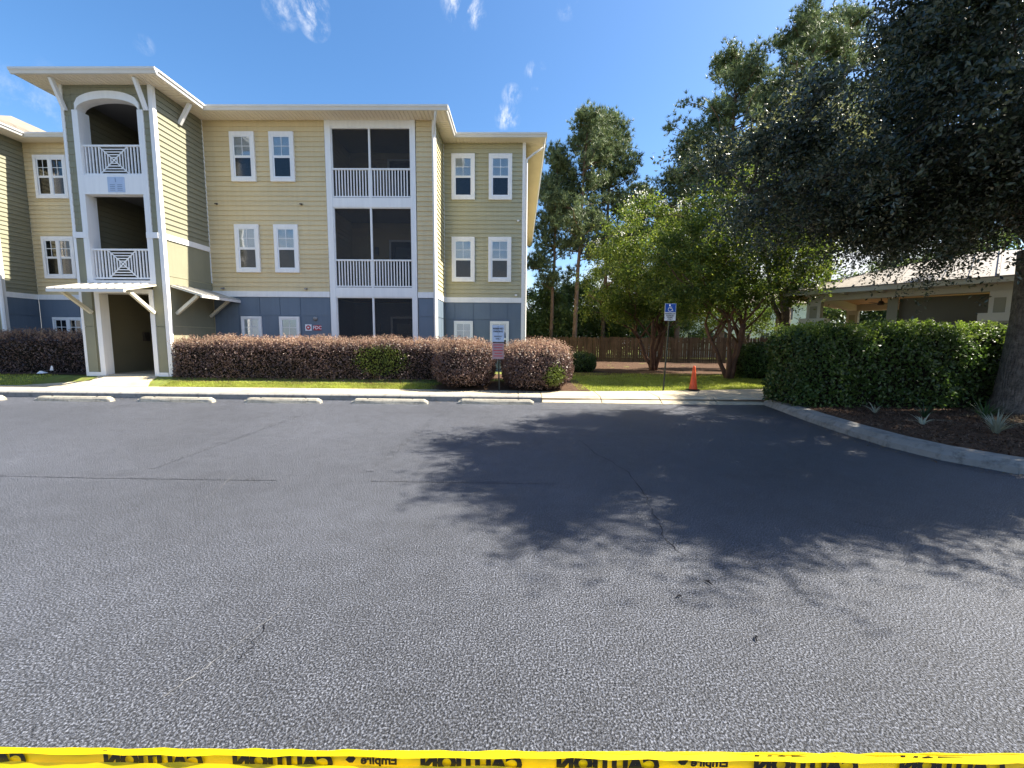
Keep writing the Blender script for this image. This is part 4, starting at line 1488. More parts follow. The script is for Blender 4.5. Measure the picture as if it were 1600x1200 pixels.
# ================================================================== WHEEL STOPS
st = thing('wheel_stop', '', 'wheel stop', (0, 0, 0), 0, 'concrete wheel stops along the sidewalk')
prof = [(-.085, 0), (-.075, .07), (-.055, .115), (.055, .115), (.075, .07), (.085, 0)]
mb = MB()
n = len(prof)
secs = []
L_ = .925
for k, xx in enumerate([-L_, -L_ + .09, -.5, 0, .5, L_ - .09, L_]):
    s = .55 if k in (0, 6) else 1.0
    for (a, z) in prof:
        secs.append((xx + rnd.uniform(-.004, .004), a * (1 if k not in (0, 6) else .92) + rnd.uniform(-.004, .004), z * s + rnd.uniform(-.003, .003) * (z > 0)))
fs = [(i * n + k, i * n + k + 1, (i + 1) * n + k + 1, (i + 1) * n + k) for i in range(6) for k in range(n - 1)]
fs += [tuple(range(n)), tuple(6 * n + k for k in range(n - 1, -1, -1))]
mb.add(secs, [tuple(reversed(f)) for f in fs])
mb.build('block', M['stop'], st, local=True)
for sx in (-.55, .55):
    MB().lathe([(.022, .113), (.02, .124), (.0, .126)], 8, (sx, 0, 0)).build('anchor_pin', M['rubber'], st, local=True)
lab = ['concrete wheel stop cut off by the left edge of the photo', 'concrete wheel stop in front of the left end of the breezeway walk, leftmost whole one',
       'concrete wheel stop in front of the left end of the long purple hedge', 'concrete wheel stop in front of the middle of the long purple hedge',
       'concrete wheel stop between the painted out stall line and the long hedge', 'concrete wheel stop nearest the tree shadow, in front of the small parking sign']
for k, (cx, cy) in enumerate(((-13.55, 9.92), (-10.82, 9.90), (-8.33, 9.93), (-5.72, 9.96), (-3.12, 10.0), (-.54, 10.12))):
    if k == 0:
        st.location = (cx, cy, 0)
        st['label'] = lab[0]
    else:
        dup(st, (cx, cy, 0), rnd.uniform(-.012, .012), lab[k])

# ================================================================== CAUTION TAPE
def tape_x(px_):
    return -1.405 + px_ / 1600 * 2.745


def tape_z(x_):
    sag = .012 * math.sin((x_ + 1.4) * 1.1)
    return 0.412 + (x_ + 1.4) / 2.745 * .049 - sag * .2


tp = thing('caution_tape', 'yellow caution tape folded over itself, stretched across the lot in front', 'tape', (0, 1.0, 0))
xs_ = [-2.6 + k * .05 for k in range(105)]


def strip(zt, zb, yt, yb, name, wob=.003):
    mb = MB()
    T = [(x_, 1.0 + yt + rnd.uniform(-wob, wob), tape_z(x_) + (zt(x_) if callable(zt) else zt)) for x_ in xs_]
    B = [(x_, 1.0 + yb + rnd.uniform(-wob, wob), tape_z(x_) + (zb(x_) if callable(zb) else zb)) for x_ in xs_]
    n = len(xs_)
    mb.add(T + B, [(n + i, n + i + 1, i + 1, i) for i in range(n - 1)])
    return mb.build(name, M['tape_shaded'] if name == 'back_fold' else M['tape'], tp, smooth=True)


def fold_top(x_):
    return -.030 - .012 * smooth01(-.2, .5, x_) + .002 * math.sin(x_ * 5)


strip(0, -.055, .0, .004, 'back_fold')
strip(0.001, lambda x_: -.0055 - .007 * float(smooth01(.1, 1.0, x_)), .002, -.012, 'rolled_edge')
strip(fold_top, lambda x_: float(fold_top(x_)) - .045, -.010, -.042, 'front_fold')
tm = text_mesh('CAUTION', .068, .0042, True, .0001, .88)
for (a, b) in ((-105, 38), (178, 322), (383, 528), (677, 825), (887, 1038), (1190, 1340), (1410, 1560), (-320, -170), (1800, 1950)):
    xm = (tape_x(a) + tape_x(b)) / 2
    ob('lettering', tm, M['ink'], tp, loc=(xm, .9965, tape_z(xm) - .033), rot=(math.pi / 2, .0, 0))
te = text_mesh('Empire', .036, .0015, True, .0001, .95)
for a, b in ((570, 645), (1085, 1153)):
    xm = (tape_x(a) + tape_x(b)) / 2
    ob('lettering', te, M['ink'], tp, loc=(xm, .9968, tape_z(xm) - .024), rot=FACE_CAM)
    MB().prism([(-.014, 0), (-.004, .011), (.008, .012), (.014, .004), (.006, -.008), (-.004, -.009)], 'y', -.0002, .0002).build('logo', M['ink'], tp, loc=(tape_x(a) - .012, .9967, tape_z(xm) - .024))
for a, b in ((-95, 20), (168, 312), (378, 520)):
    xm = (tape_x(a) + tape_x(b)) / 2
    ob('lettering', tm, M['ink'], tp, loc=(xm, .957, tape_z(xm) - .083), rot=(math.pi / 2 - .55, 0, 0))

# ================================================================== VEGETATION


def ellip_points(n, c, r, shell=0.55):
    d = unit(rng.normal(size=(n, 3)))
    u = rng.uniform(shell ** 3, 1, (n, 1)) ** (1 / 3)
    return np.array(c) + d * u * np.array(r)


def clumped(centers, rad, per, flat=0.75):
    """leaf positions round clump centres"""
    k = len(centers)
    g_ = rng.normal(size=(k, per, 3)) * 0.45
    rr = rad * rng.uniform(0.7, 1.3, (k, 1, 1))
    p = centers[:, None, :] + g_ * rr * np.array([1, 1, flat])
    return p.reshape(-1, 3)


def spray_points(centers, rad, per_twig, twigs):
    """leaves strung along short twigs radiating from each clump centre"""
    k = len(centers)
    d = unit(rng.normal(size=(k, twigs, 1, 3)) + np.array([0, 0, .15]))
    t = rng.uniform(0.15, 1.0, (k, twigs, per_twig, 1))
    p = centers[:, None, None, :] + d * t * rad * rng.uniform(.6, 1.3, (k, twigs, 1, 1))
    p = p + rng.normal(size=p.shape) * rad * .09
    p[..., 2] -= (t[..., 0] ** 2) * rad * .25
    return p.reshape(-1, 3)


def limb(mb, p, q, r0, r1, n=6, wob=.12, seg=5, sag=0.0):
    p, q = Vector(p), Vector(q)
    L = (q - p).length
    pts, rad = [], []
    for k in range(seg + 1):
        t = k / seg
        v = p.lerp(q, t)
        if 0 < k < seg:
            v += Vector((rnd.uniform(-1, 1), rnd.uniform(-1, 1), rnd.uniform(-1, 1))) * wob * L / seg
        v.z += sag * L * math.sin(math.pi * t)
        pts.append(v)
        rad.append(r0 + (r1 - r0) * t)
    mb.tube(pts, rad, n)
    return pts


def connect(mb, limbs, centers, r=.02, share=1.0):
    nodes = [p for L in limbs for p in L]
    A = np.array([tuple(p) for p in nodes])
    for c in centers:
        if rnd.random() > share:
            continue
        k = int(np.argmin(np.sum((A - c) ** 2, 1) + (A[:, 2] > c[2] + .3) * 4))
        limb(mb, A[k], c, r, r * .35, 4, .2, 3, .05)


# ---- big live oak by the kerb
def oak():
    t = thing('oak_tree', 'large dark live oak leaning over the lot, rooted in the mulch bed at right', 'tree', (10.5, 8.6, .18))
    tr = MB()
    zs_ = [0.05, .25, .5, .9, 1.5, 2.2, 2.9, 3.4]
    rs_ = [.56, .46, .41, .385, .37, .36, .37, .40]
    tr.tube([(10.27 + .01 * z, 8.6 - .03 * z, z) for z in zs_], rs_, 18, .10)
    limbs = []
    root = (10.3, 8.5, 3.2)
    for q, r0 in (((7.6, 7.2, 4.6), .19), ((8.2, 5.4, 5.2), .17), ((9.2, 6.9, 6.4), .2), ((10.9, 6.4, 6.6), .18), ((12.8, 7.6, 5.9), .17), ((10.6, 11.4, 6.6), .15)):
        L = limb(tr, root, q, r0, r0 * .45, 8, .18, 6, .06)
        limbs.append(L)
        q = Vector(q)
        for _ in range(4):
            e = q + Vector((rnd.uniform(-2.6, 1.2) if q.x < 10 else rnd.uniform(-1.5, 2), rnd.uniform(-1.8, 1.2), rnd.uniform(-.5, 1.6)))
            limbs.append(limb(tr, L[rnd.choice((3, 4, 5, 6))], e, r0 * .38, .025, 6, .2, 5, .04))
    limbs.append(limb(tr, (7.6, 7.2, 4.6), (3.4, 6.5, 3.75), .085, .02, 6, .18, 6, .03))
    limbs.append(limb(tr, (7.9, 7.2, 4.4), (5.0, 7.3, 3.4), .07, .02, 6, .18, 6, .03))
    limbs.append(limb(tr, root, (8.3, 7.4, 3.55), .12, .05, 6, .18, 5, .08))
    C = np.concatenate([ellip_points(250, (8.75, 6.35, 6.1), (4.4, 3.35, 2.7), .45), ellip_points(44, (5.1, 6.4, 4.15), (2.1, 2.1, 1.0), .2),
                        ellip_points(44, (12.6, 7.4, 6.2), (3.8, 3.3, 2.6), .5), ellip_points(66, (8.4, 7.1, 3.8), (3.0, 1.8, .7), .2),
                        ellip_points(16, (5.3, 6.6, 5.3), (1.5, 1.6, .8), .2),
                        ellip_points(46, (10.8, 11.7, 5.5), (2.6, 1.8, 1.4), .3),
                        ellip_points(44, (8.3, 4.7, 5.6), (2.3, 1.0, 1.7), .2)])
    C = C[~((C[:, 0] > 1.08 * C[:, 1]) & (C[:, 0] < 1.4 * C[:, 1]) & (C[:, 2] < 1.5 + .36 * C[:, 1]))]
    C = C[C[:, 2] > 3.2 + 0.12 * np.maximum(0, 8.0 - C[:, 1])]
    C = C[C[:, 1] > 3.6 + .22 * np.maximum(0, C[:, 0] - 7.5)]
    C = C[~((C[:, 0] < .76 * C[:, 1] + .4) & (C[:, 2] > 4.6))]
    connect(tr, limbs, C, .022, .75)
    ob('trunk', tr.mesh('trunk'), M['bark'], t, smooth=True)
    # leafy shoots that reach out past the rim of the crown
    ctr = np.array([8.6, 6.4, 5.6])
    rel = (C - ctr) / np.array([4.4, 3.35, 2.7])
    rim = C[np.linalg.norm(rel, axis=1) > .72]
    rim = np.concatenate([rim, rim])
    dr = unit(unit(rim - ctr) * np.array([1, 1, .5]) + rng.normal(size=rim.shape) * .4)
    dr = np.repeat(dr[:, None, :], 5, 1) + rng.normal(size=(len(rim), 5, 3)) * .38
    dr = unit(dr)
    tt = rng.uniform(.05, 1, (len(rim), 5, 70, 1))
    Sx = rim[:, None, None, :] + dr[:, :, None, :] * tt * rng.uniform(.6, 1.25, (len(rim), 5, 1, 1)) + rng.normal(size=(len(rim), 5, 70, 3)) * .055
    Sx[..., 2] -= tt[..., 0] ** 2 * .22
    Sx = Sx.reshape(-1, 3)
    Sx = Sx[~((Sx[:, 0] < .72 * Sx[:, 1] + .2) & (Sx[:, 2] > 4.9))]
    P = np.concatenate([spray_points(C, .62, 20, 36), clumped(C, .42, 170), Sx])
    ob('crown', leaves('crown', P, .064, None, 1, .45), M['oakleaf'], t, kind='stuff')


oak()


def broad_tree(name, label, base, h_trunk, r, ells, n_cl, leafm, size, barkm, stems=1, per=(9, 12), rad=.55, group=None, extra=None, spread=.25):
    t = thing(name, label, 'tree', base, 0, group)
    tr = MB()
    limbs = []
    tot = sum(e[1][0] * e[1][1] * e[1][2] for e in ells)
    C = np.concatenate([ellip_points(max(4, int(n_cl * e[1][0] * e[1][1] * e[1][2] / tot)), e[0], e[1], .35) for e in ells])
    cc = np.array([e[0] for e in ells]).mean(0)
    b = Vector(base)
    for s in range(stems):
        a = 2 * math.pi * s / max(stems, 1) + rnd.uniform(-.3, .3)
        p0 = b + Vector((math.cos(a), math.sin(a), 0)) * (r * .8 if stems > 1 else 0) - Vector((0, 0, .08))
        k = ells[s % len(ells)][0]
        top = Vector((b.x + (k[0] - b.x) * .5 + math.cos(a) * spread * h_trunk * (stems > 1), b.y + (k[1] - b.y) * .5 + math.sin(a) * spread * h_trunk * (stems > 1), b.z + h_trunk))
        L = limb(tr, p0, top, r, r * .62, 8, .1, 6)
        limbs.append(L)
        for e in ells:
            for _ in range(1 if stems > 2 else 3):
                q = Vector(e[0]) + Vector((rnd.uniform(-.7, .7) * e[1][0], rnd.uniform(-.7, .7) * e[1][1], rnd.uniform(-.5, .8) * e[1][2]))
                limbs.append(limb(tr, L[rnd.choice((4, 5, 6))], q, r * .42, .018, 6, .15, 5))
    connect(tr, limbs, C, .016, .55)
    ob('trunk', tr.mesh('trunk'), barkm, t, smooth=True)
    P = np.concatenate([spray_points(C, rad, per[0], per[1]), clumped(C, rad * .9, per[0] * per[1])])
    ob('crown', leaves('crown', P, size, None, 1, .5), leafm, t, kind='stuff')
    if extra:
        top = C[np.argsort(-C[:, 2] + rng.normal(size=len(C)) * 1.2)][:extra]
        P = clumped(top + np.array([0, -.35, .3]), .22, 26)
        ob('blossoms', leaves('blossoms', P, .075, None, 1, .8), M['blossom'], t, kind='stuff')
    return t


broad_tree('crepe_myrtle', 'bright green crepe myrtle with reddish trunks behind the wheelchair parking sign', (6.3, 19.6, float(gz(6.3, 19.6))), 2.2, .11,
           [((6.0, 19.0, 5.3), (2.7, 2.1, 2.6)), ((4.2, 18.8, 4.0), (1.8, 1.6, 1.7)), ((7.9, 19.2, 4.5), (1.9, 1.6, 1.9)), ((5.6, 18.4, 3.3), (2.2, 1.4, 1.0))], 210, M['crepeleaf'], .105, M['crepebark'], 4, (9, 16), .6, 'crepe myrtles on the lawn', 16)
broad_tree('crepe_myrtle', 'shaded crepe myrtle with several dark trunks left of the clipped green hedge', (7.75, 15.4, float(gz(7.75, 15.4))), 2.0, .09,
           [((7.6, 15.0, 5.2), (2.4, 1.9, 2.2)), ((5.9, 14.9, 4.0), (1.8, 1.5, 1.6)), ((9.3, 15.2, 4.3), (1.8, 1.5, 1.5)), ((7.4, 14.6, 3.5), (2.4, 1.4, .9))], 210, M['crepeleaf'], .095, M['crepebark'], 5, (9, 16), .55, 'crepe myrtles on the lawn', 6, .2)
broad_tree('oak_tree', 'olive leaved oak standing behind the crepe myrtles left of the pavilion', (11.9, 18.2, float(gz(11.9, 18.2))), 3.2, .26,
           [((9.6, 16.6, 8.2), (2.6, 2.2, 2.3)), ((12.0, 17.6, 8.6), (3.0, 2.5, 2.4)), ((11.4, 16.4, 6.0), (2.4, 1.8, 1.3))], 130, M['oakleaf_far'], .11, M['bark'], 1, (9, 15), .6)
broad_tree('young_maple', 'yellow green young tree behind the trunks left of the pavilion', (11.6, 21.5, .2), 1.8, .1,
           [((11.6, 21.0, 3.7), (2.2, 1.6, 1.7)), ((9.8, 21.3, 3.2), (1.3, 1.2, 1.0))], 70, M['hedge_new'], .11, M['bark'], 1, (8, 13), .55)


# ---- pines
def pine(label, base, h, r, crown0, width, n_br, lean=(0, 0), seed=0, group='pines beyond the fence', size=.42):
    t = thing('pine_tree', label, 'tree', base, 0, group)
    b = Vector(base)
    tr = MB()
    top = b + Vector((lean[0], lean[1], h))
    L = limb(tr, b - Vector((0, 0, .1)), top, r, r * .2, 8, .03, 10)
    cents = []
    for k in range(n_br):
        f = crown0 + (1 - crown0) * (k + rnd.random()) / n_br
        p = b.lerp(top, f)
        ww = width * (1 - ((f - crown0) / (1 - crown0)) ** 1.6 * .8) * (0.45 + .55 * min(1, (f - crown0) / .12)) * rnd.uniform(.45, 1.1)
        a = rnd.uniform(0, 2 * math.pi)
        q = p + Vector((math.cos(a) * ww, math.sin(a) * ww, ww * rnd.uniform(.1, .55)))
        br = limb(tr, p, q, r * .22, .02, 5, .12, 4, -.03)
        for s in (0.5, .75, 1.0):
            for _ in range(2):
                cents.append(tuple(p.lerp(q, s) + Vector((rnd.uniform(-.5, .5), rnd.uniform(-.5, .5), rnd.uniform(-.1, .55)))))
    cents.append(tuple(top))
    C = np.array(cents)
    # each clump: tufts that point up and out, each tuft a burst of needles
    tufts = (C[:, None, :] + rng.normal(size=(len(C), 12, 3)) * np.array([.27, .27, .2])).reshape(-1, 3)
    nt_ = len(tufts)
    axis = unit(rng.normal(size=(nt_, 3)) * .6 + np.array([0, 0, .9]))
    nn = 13
    d = unit(axis[:, None, :] + rng.normal(size=(nt_, nn, 3)) * .55)
    s = unit(np.cross(d, rng.normal(size=(nt_, nn, 3)))) * .026
    base_ = np.repeat(tufts[:, None, :], nn, 1)
    tip = base_ + d * size * rng.uniform(.6, 1.1, (nt_, nn, 1))
    co = np.stack([base_ - s, base_ + s, tip], 2).reshape(-1, 3)
    ob('trunk', tr.mesh('trunk'), M['pinebark'], t, smooth=True)
    ob('crown', fast_mesh('crown', co, np.arange(len(co)).reshape(-1, 3)), M['needle'], t, kind='stuff')


pine('tall pine with a bare straight trunk close beside the building corner', (2.55, 33.5, 0), 15.8, .17, .34, 2.6, 34, (.3, 0))
pine('tall pine with a bare trunk second to the right of the building corner', (4.3, 32.8, 0), 18.3, .2, .42, 3.5, 54, (.7, .5))
pine('dense topped pine between the bare trunked pines and the crepe myrtle', (7.2, 36.0, 0), 19.6, .22, .36, 3.6, 58, (.1, 0))
pine('tall dark pine rising over the crepe myrtles, left of its taller neighbour', (17.2, 36, 0), 24.0, .3, .3, 7.0, 110, (0, 0))
pine('tallest sunlit pine behind the live oak at the top of the photo', (21.8, 35.5, 0), 26.6, .34, .34, 7.2, 120, (.4, 0))
pine('pine half hidden behind the big live oak', (26.5, 37, 0), 28, .3, .4, 5.6, 60, (0, 0))
pine('pine at the left edge of the right hand pine group, lower than the others', (13.7, 36.5, 0), 17.6, .26, .3, 4.0, 60)
pine('short dark pine between the two groups of tall pines', (11.2, 40, 0), 15.5, .22, .35, 2.9, 26, (0, 0))

# ---- leafy trees beyond the fence
for k, (x_, y_, h_, w_, lb) in enumerate(((2.0, 36, 6.5, 2.6, 'low bushy tree beyond the fence at the building corner'), (5.2, 38.5, 7.0, 2.9, 'bushy tree beyond the fence behind the bare pine trunks'),
                                          (8.8, 37, 6.2, 2.8, 'bushy tree beyond the fence behind the left crepe myrtle'), (13.2, 39, 7.5, 3.2, 'bushy tree beyond the fence left of the pale house'),
                                          (29.5, 33, 8.5, 3.6, 'bushy tree behind the left end of the pavilion roof'), (27, 25, 8.5, 3.4, 'bushy tree behind the middle of the pavilion'),
                                          (21.5, 26, 6.0, 3.2, 'low bushy tree seen through the open end of the pavilion'),
                                          (31, 21, 9, 3.6, 'bushy tree behind the right end of the pavilion'), (8.0, 47, 10, 4.0, 'taller tree far beyond the fence'),
                                          (-1.5, 42, 8, 3.4, 'tree far beyond the fence mostly hidden by the building'))):
    broad_tree('leafy_tree', lb, (x_, y_, 0), h_ * .3, .14, [((x_, y_, h_ * .62), (w_, w_ * .8, h_ * .36)), ((x_ + .8, y_ - .8, h_ * .33), (w_ * .8, w_ * .6, h_ * .26))],
               90, M['wood_leaf'], .22, M['bark'], 1, (8, 12), .95, 'leafy trees beyond the fence')


# ---- hedges
def rounded_box_points(n, c, h, p=4.0, zmin=-.7, lump=.06):
    """points on a superellipsoid shell with lumps; returns pts, normals"""
    d = unit(rng.normal(size=(n * 3, 3)))
    hh = np.array(h)
    q = np.abs(d / 1.0)
    s = (q[:, 0] ** p + q[:, 1] ** p + q[:, 2] ** p) ** (-1 / p)
    u = d * s[:, None]
    # area-ish weighting
    wgt = np.linalg.norm(u * hh, axis=1)
    keep = (u[:, 2] > zmin) & (rng.uniform(size=len(u)) < wgt / wgt.max())
    u = u[keep][:n]
    nr = unit(np.sign(u) * np.abs(u) ** (p - 1) / hh)
    P = np.array(c) + u * hh
    ph = np.sin(P[:, 0] * 3.1 + P[:, 2] * 2) * .5 + np.sin(P[:, 0] * 7.3 + P[:, 1] * 5 + 1) * .3 + np.sin(P[:, 2] * 8 + P[:, 0] * 1.7) * .3
    return P + nr * (lump * ph)[:, None], nr


def box_surface_points(n, c, h, r, lump=.05):
    """even points over the faces of a box with rounded edges"""
    hx, hy, hz = h
    A = [hy * hz, hy * hz, hx * hz, hx * hz, hx * hy]
    pick = rng.choice(5, n, p=np.array(A) / sum(A))
    u = rng.uniform(-1, 1, (n, 3))
    for f, (ax, sg_) in enumerate(((0, -1), (0, 1), (1, -1), (1, 1), (2, 1))):
        u[pick == f, ax] = sg_
    P = u * np.array(h)
    inner = np.clip(P, -np.array(h) + r, np.array(h) - r)
    inner[:, 2] = np.clip(P[:, 2], -hz, hz - r)
    nr = unit(P - inner)
    P = inner + nr * r + np.array(c)
    ph = np.sin(P[:, 0] * 2.7 + P[:, 1]) * .5 + np.sin(P[:, 0] * 6.1 + P[:, 2] * 4 + 1) * .35 + np.sin(P[:, 2] * 7 + P[:, 0] * 3.7) * .3
    return P + nr * (lump * ph)[:, None], nr


def hedge(name, label, cat, c, h, n, size, leafm, newm=None, r=.35, lump=.06, round_=False, sprigs=0, sprig_len=.22, group=None, corem='core_dark', patch=None, newfrac=.2):
    t = thing(name, label, cat, (c[0], c[1], c[2] - h[2]), 0, group)
    fn = (lambda k: rounded_box_points(k, c, h, 2.6, -.85, lump)) if round_ else (lambda k: box_surface_points(k, c, h, r, lump))
    # solid core, near black in place of the shade among the stems
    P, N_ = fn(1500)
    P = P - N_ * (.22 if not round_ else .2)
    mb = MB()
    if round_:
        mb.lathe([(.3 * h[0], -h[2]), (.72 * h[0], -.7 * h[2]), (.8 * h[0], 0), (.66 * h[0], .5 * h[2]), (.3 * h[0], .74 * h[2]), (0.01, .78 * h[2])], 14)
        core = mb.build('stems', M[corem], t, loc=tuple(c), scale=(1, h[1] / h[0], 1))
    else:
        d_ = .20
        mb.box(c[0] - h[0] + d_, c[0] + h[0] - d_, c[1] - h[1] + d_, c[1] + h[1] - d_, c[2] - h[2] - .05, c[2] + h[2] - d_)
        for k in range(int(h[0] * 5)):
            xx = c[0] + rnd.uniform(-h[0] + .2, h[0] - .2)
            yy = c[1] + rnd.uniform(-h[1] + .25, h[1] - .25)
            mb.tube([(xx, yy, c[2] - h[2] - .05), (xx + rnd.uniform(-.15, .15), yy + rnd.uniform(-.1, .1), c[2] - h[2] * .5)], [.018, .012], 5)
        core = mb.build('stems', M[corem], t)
    P, N_ = fn(n)
    zlow = (P[:, 2] - (c[2] - h[2])) / (2 * h[2])
    keep = rng.uniform(size=len(P)) < np.clip(zlow * 6 + .3, 0, 1)
    P, N_ = P[keep], N_[keep]
    P = P - N_ * np.abs(rng.normal(size=(len(P), 1))) * .09 + rng.normal(size=P.shape) * .02
    if patch is not None:
        dd = np.sum(((P - np.array(patch[0])) / np.array(patch[1])) ** 2, 1) + rng.normal(size=len(P)) * .35
        isp = dd < 1
        ob('green_shoots', leaves('green_shoots', P[isp], size, N_[isp], .9, .55), M['reverted'], t, kind='stuff')
        P, N_ = P[~isp], N_[~isp]
    ob('foliage', leaves('foliage', P, size, N_, .9, .55), leafm, t, kind='stuff')
    if sprigs and newm:
        S, SN = fn(int(sprigs * 4))
        up_ = SN[:, 2] > rng.uniform(.3, 1.0, len(SN))
        S, SN = S[up_][:sprigs], SN[up_][:sprigs]
        k = 6
        d = unit(SN * .5 + np.array([0, 0, .8]) + rng.normal(size=SN.shape) * .35)
        tt = np.linspace(0, 1, k)[None, :, None] * sprig_len * rng.uniform(.3, 1.3, (len(S), 1, 1))
        Q = (S[:, None, :] + d[:, None, :] * tt).reshape(-1, 3) + rng.normal(size=(len(S) * k, 3)) * .012
        ob('new_shoots', leaves('new_shoots', Q, size * .85, np.repeat(d, k, 0) * .3, .9, .5), newm, t, kind='stuff')
    return t


PG = 'purple leaved shrubs along the building'
hedge('purple_hedge', 'long clipped purple hedge in front of the yellow wall and balconies', 'hedge', (-6.35, 13.05, .88), (4.15, .78, .60), 52000, .05, M['purple'], M['pink'], .3, .05,
      sprigs=3000, sprig_len=.17, group=PG, patch=((-4.1, 12.3, .95), (.75, .5, .42)))
hedge('purple_shrub', 'rounded purple shrub left of the small parking sign', 'shrub', (-1.55, 12.0, .84), (.92, .85, .66), 15000, .05, M['purple'], M['pink'], round_=True, lump=.05, sprigs=1100, sprig_len=.17, group=PG)
hedge('purple_shrub', 'big rounded purple shrub right of the small parking sign', 'shrub', (.52, 11.95, .80), (1.02, .92, .68), 18000, .05, M['purple'], M['pink'], round_=True, lump=.05, sprigs=1300, sprig_len=.17, group=PG,
      patch=((1.0, 11.2, .6), (.3, .3, .3)))
hedge('purple_hedge', 'purple hedge left of the breezeway entrance', 'hedge', (-16.6, 13.9, .98), (3.1, .8, .66), 26000, .055, M['purple'], M['pink'], .4, .06, sprigs=1400, sprig_len=.17, group=PG)
hedge('purple_hedge', 'purple hedge at the far left edge of the photo', 'hedge', (-21.8, 13.7, .98), (1.9, .8, .66), 9000, .06, M['purple'], M['pink'], .4, .06, sprigs=500, group=PG)
hedge('green_hedge', 'tall clipped dark green hedge by the kerb in front of the pavilion', 'hedge', (8.55, 9.75, 1.02), (2.5, .78, .86), 38000, .072, M['hedge'], M['hedge_new'], .5, .11, sprigs=1500, sprig_len=.14)
hedge('green_shrub', 'dark green shrub right of the crepe myrtle trunks', 'shrub', (9.05, 15.9, .85), (.95, .9, .72), 9000, .075, M['hedge'], M['hedge_new'], round_=True, lump=.08)
hedge('green_shrub', 'small dark shrub behind the big rounded purple shrub', 'shrub', (2.75, 18.6, .62), (.75, .7, .5), 5000, .07, M['hedge'], None, round_=True, lump=.08)
hedge('green_hedge', 'low dark hedge behind the sunlit patch of lawn', 'hedge', (11.6, 14.3, .75), (1.8, .6, .6), 9000, .075, M['hedge'], None, .3, .07)


# ---- grass of the lawn and strip, straw and chips
def scatter(n, x0, x1, y0, y1, ok=None, z=None):
    x_ = rng.uniform(x0, x1, n)
    y_ = rng.uniform(y0, y1, n)
    if ok is not None:
        k = ok(x_, y_)
        x_, y_ = x_[k], y_[k]
    return np.stack([x_, y_, (gz(x_, y_) if z is None else np.full(len(x_), z)) - .008], 1)


P = np.concatenate([scatter(26000, -10.3, -2.2, 11.66, 12.12), scatter(6000, -24, -14.2, 11.66, 12.6),
                    scatter(34000, 1.7, 9.0, 11.6, 15.5, lambda a, b: b > np.interp(a, [0, 2.1, 3.6, 5.0, 6.4, 8.2, 60], [11.64, 11.6, 11.76, 12.04, 12.34, 12.75, 12.75])),
                    scatter(9000, 1.7, 12, 15.5, 17.5)])
o = ob('grass', blades('grass', P, .055, .012, .7), M['blade'], kind='stuff')
tag(o, 'short green grass of the strip and the lawn', 'grass')


def in_island(a, b):
    left = np.interp(b, [3.0, 3.5, 4.25, 4.9, 5.5, 6.2, 7.0, 8.2, 9.6, 10.5], [9.6, 8.0, 6.7, 5.95, 5.62, 5.52, 5.56, 5.72, 6.0, 6.15]) + .37
    return a > left


P = np.concatenate([scatter(16000, 5.8, 13, 4.2, 9.3, in_island, .172), scatter(2500, -10.2, 1.9, 11.6, 12.6), scatter(9000, 1.7, 16, 15.5, 31)])
P[:, 2] += .012
o = ob('mulch_chips', leaves('mulch_chips', P, .06, np.array([0, 0, 1.6]), .8, .3), M['chip'], kind='stuff')
tag(o, 'brown bark chips and dead leaves on the planting beds', 'mulch')
gp_ = []
for a, b in zip(fine[:-1], fine[1:]):
    if a[1] < 3:
        continue
    for _ in range(26):
        t_ = rnd.random()
        gp_.append((a[0] + (b[0] - a[0]) * t_ - abs(rnd.gauss(0, .16)) - .02, a[1] + (b[1] - a[1]) * t_, .012))
for _ in range(160):
    gp_.append((rnd.uniform(-14, .6), 10.40 - abs(rnd.gauss(0, .12)), .012))
o = ob('leaf_litter', leaves('leaf_litter', np.array(gp_), .035, np.array([0, 0, 2.0]), .7, .45), M['dry'], kind='stuff')
tag(o, 'dry leaves blown along the kerb and over the asphalt', 'leaf litter')
P = np.concatenate([scatter(2600, 8.6, 12.5, 5.4, 8.2, in_island, .185)])
o = ob('pine_straw', leaves('pine_straw', P, .16, np.array([0, 0, 1.5]), .7, .06), M['dry'], kind='stuff')
tag(o, 'dry straw and fallen leaves round the oak trunk', 'straw')


def strap_plant(label, x_, y_, n, ln, wd, mat, lean=.9):
    t = thing('strap_leaf_plant', label, 'plant', (x_, y_, .165), 0, 'strap leaved plants in the mulch bed')
    for k in range(n):
        a = rnd.uniform(0, 2 * math.pi)
        L = ln * rnd.uniform(.6, 1.15)
        le = lean * rnd.uniform(.3, 1.1)
        d = Vector((math.cos(a), math.sin(a), 0))
        s = Vector((-d.y, d.x, 0))
        mb = MB()
        vs = []
        for j in range(5):
            f = j / 4
            p = d * (L * le * f ** 1.3 + .02) + Vector((0, 0, L * (f - .55 * le * f * f)))
            w = wd * (1 - f ** 2) * .5 + .001
            vs += [p - s * w, p + s * w]
        mb.add(vs, [(2 * j, 2 * j + 1, 2 * j + 3, 2 * j + 2) for j in range(4)])
        mb.build('leaf', mat, t, local=True)
    return t


strap_plant('silvery strap leaved plant nearest the kerb, full and upright', 7.4, 6.45, 46, .42, .024, M['strap'])
strap_plant('sparse silvery plant of a few leaves in front of the green hedge', 7.15, 8.35, 9, .30, .022, M['strap'], 1.2)
strap_plant('small silvery plant left of the full silvery one', 6.95, 7.15, 14, .30, .022, M['strap'], 1.2)
strap_plant('dark green strap leaved clump between the silvery plants and the oak', 8.6, 7.7, 60, .46, .018, M['lily'])
strap_plant('silvery plant at the right edge of the photo', 8.9, 6.7, 26, .36, .022, M['strap'])
strap_plant('dark green strap leaved clump in front of the hedge', 7.7, 7.9, 30, .34, .016, M['lily'])

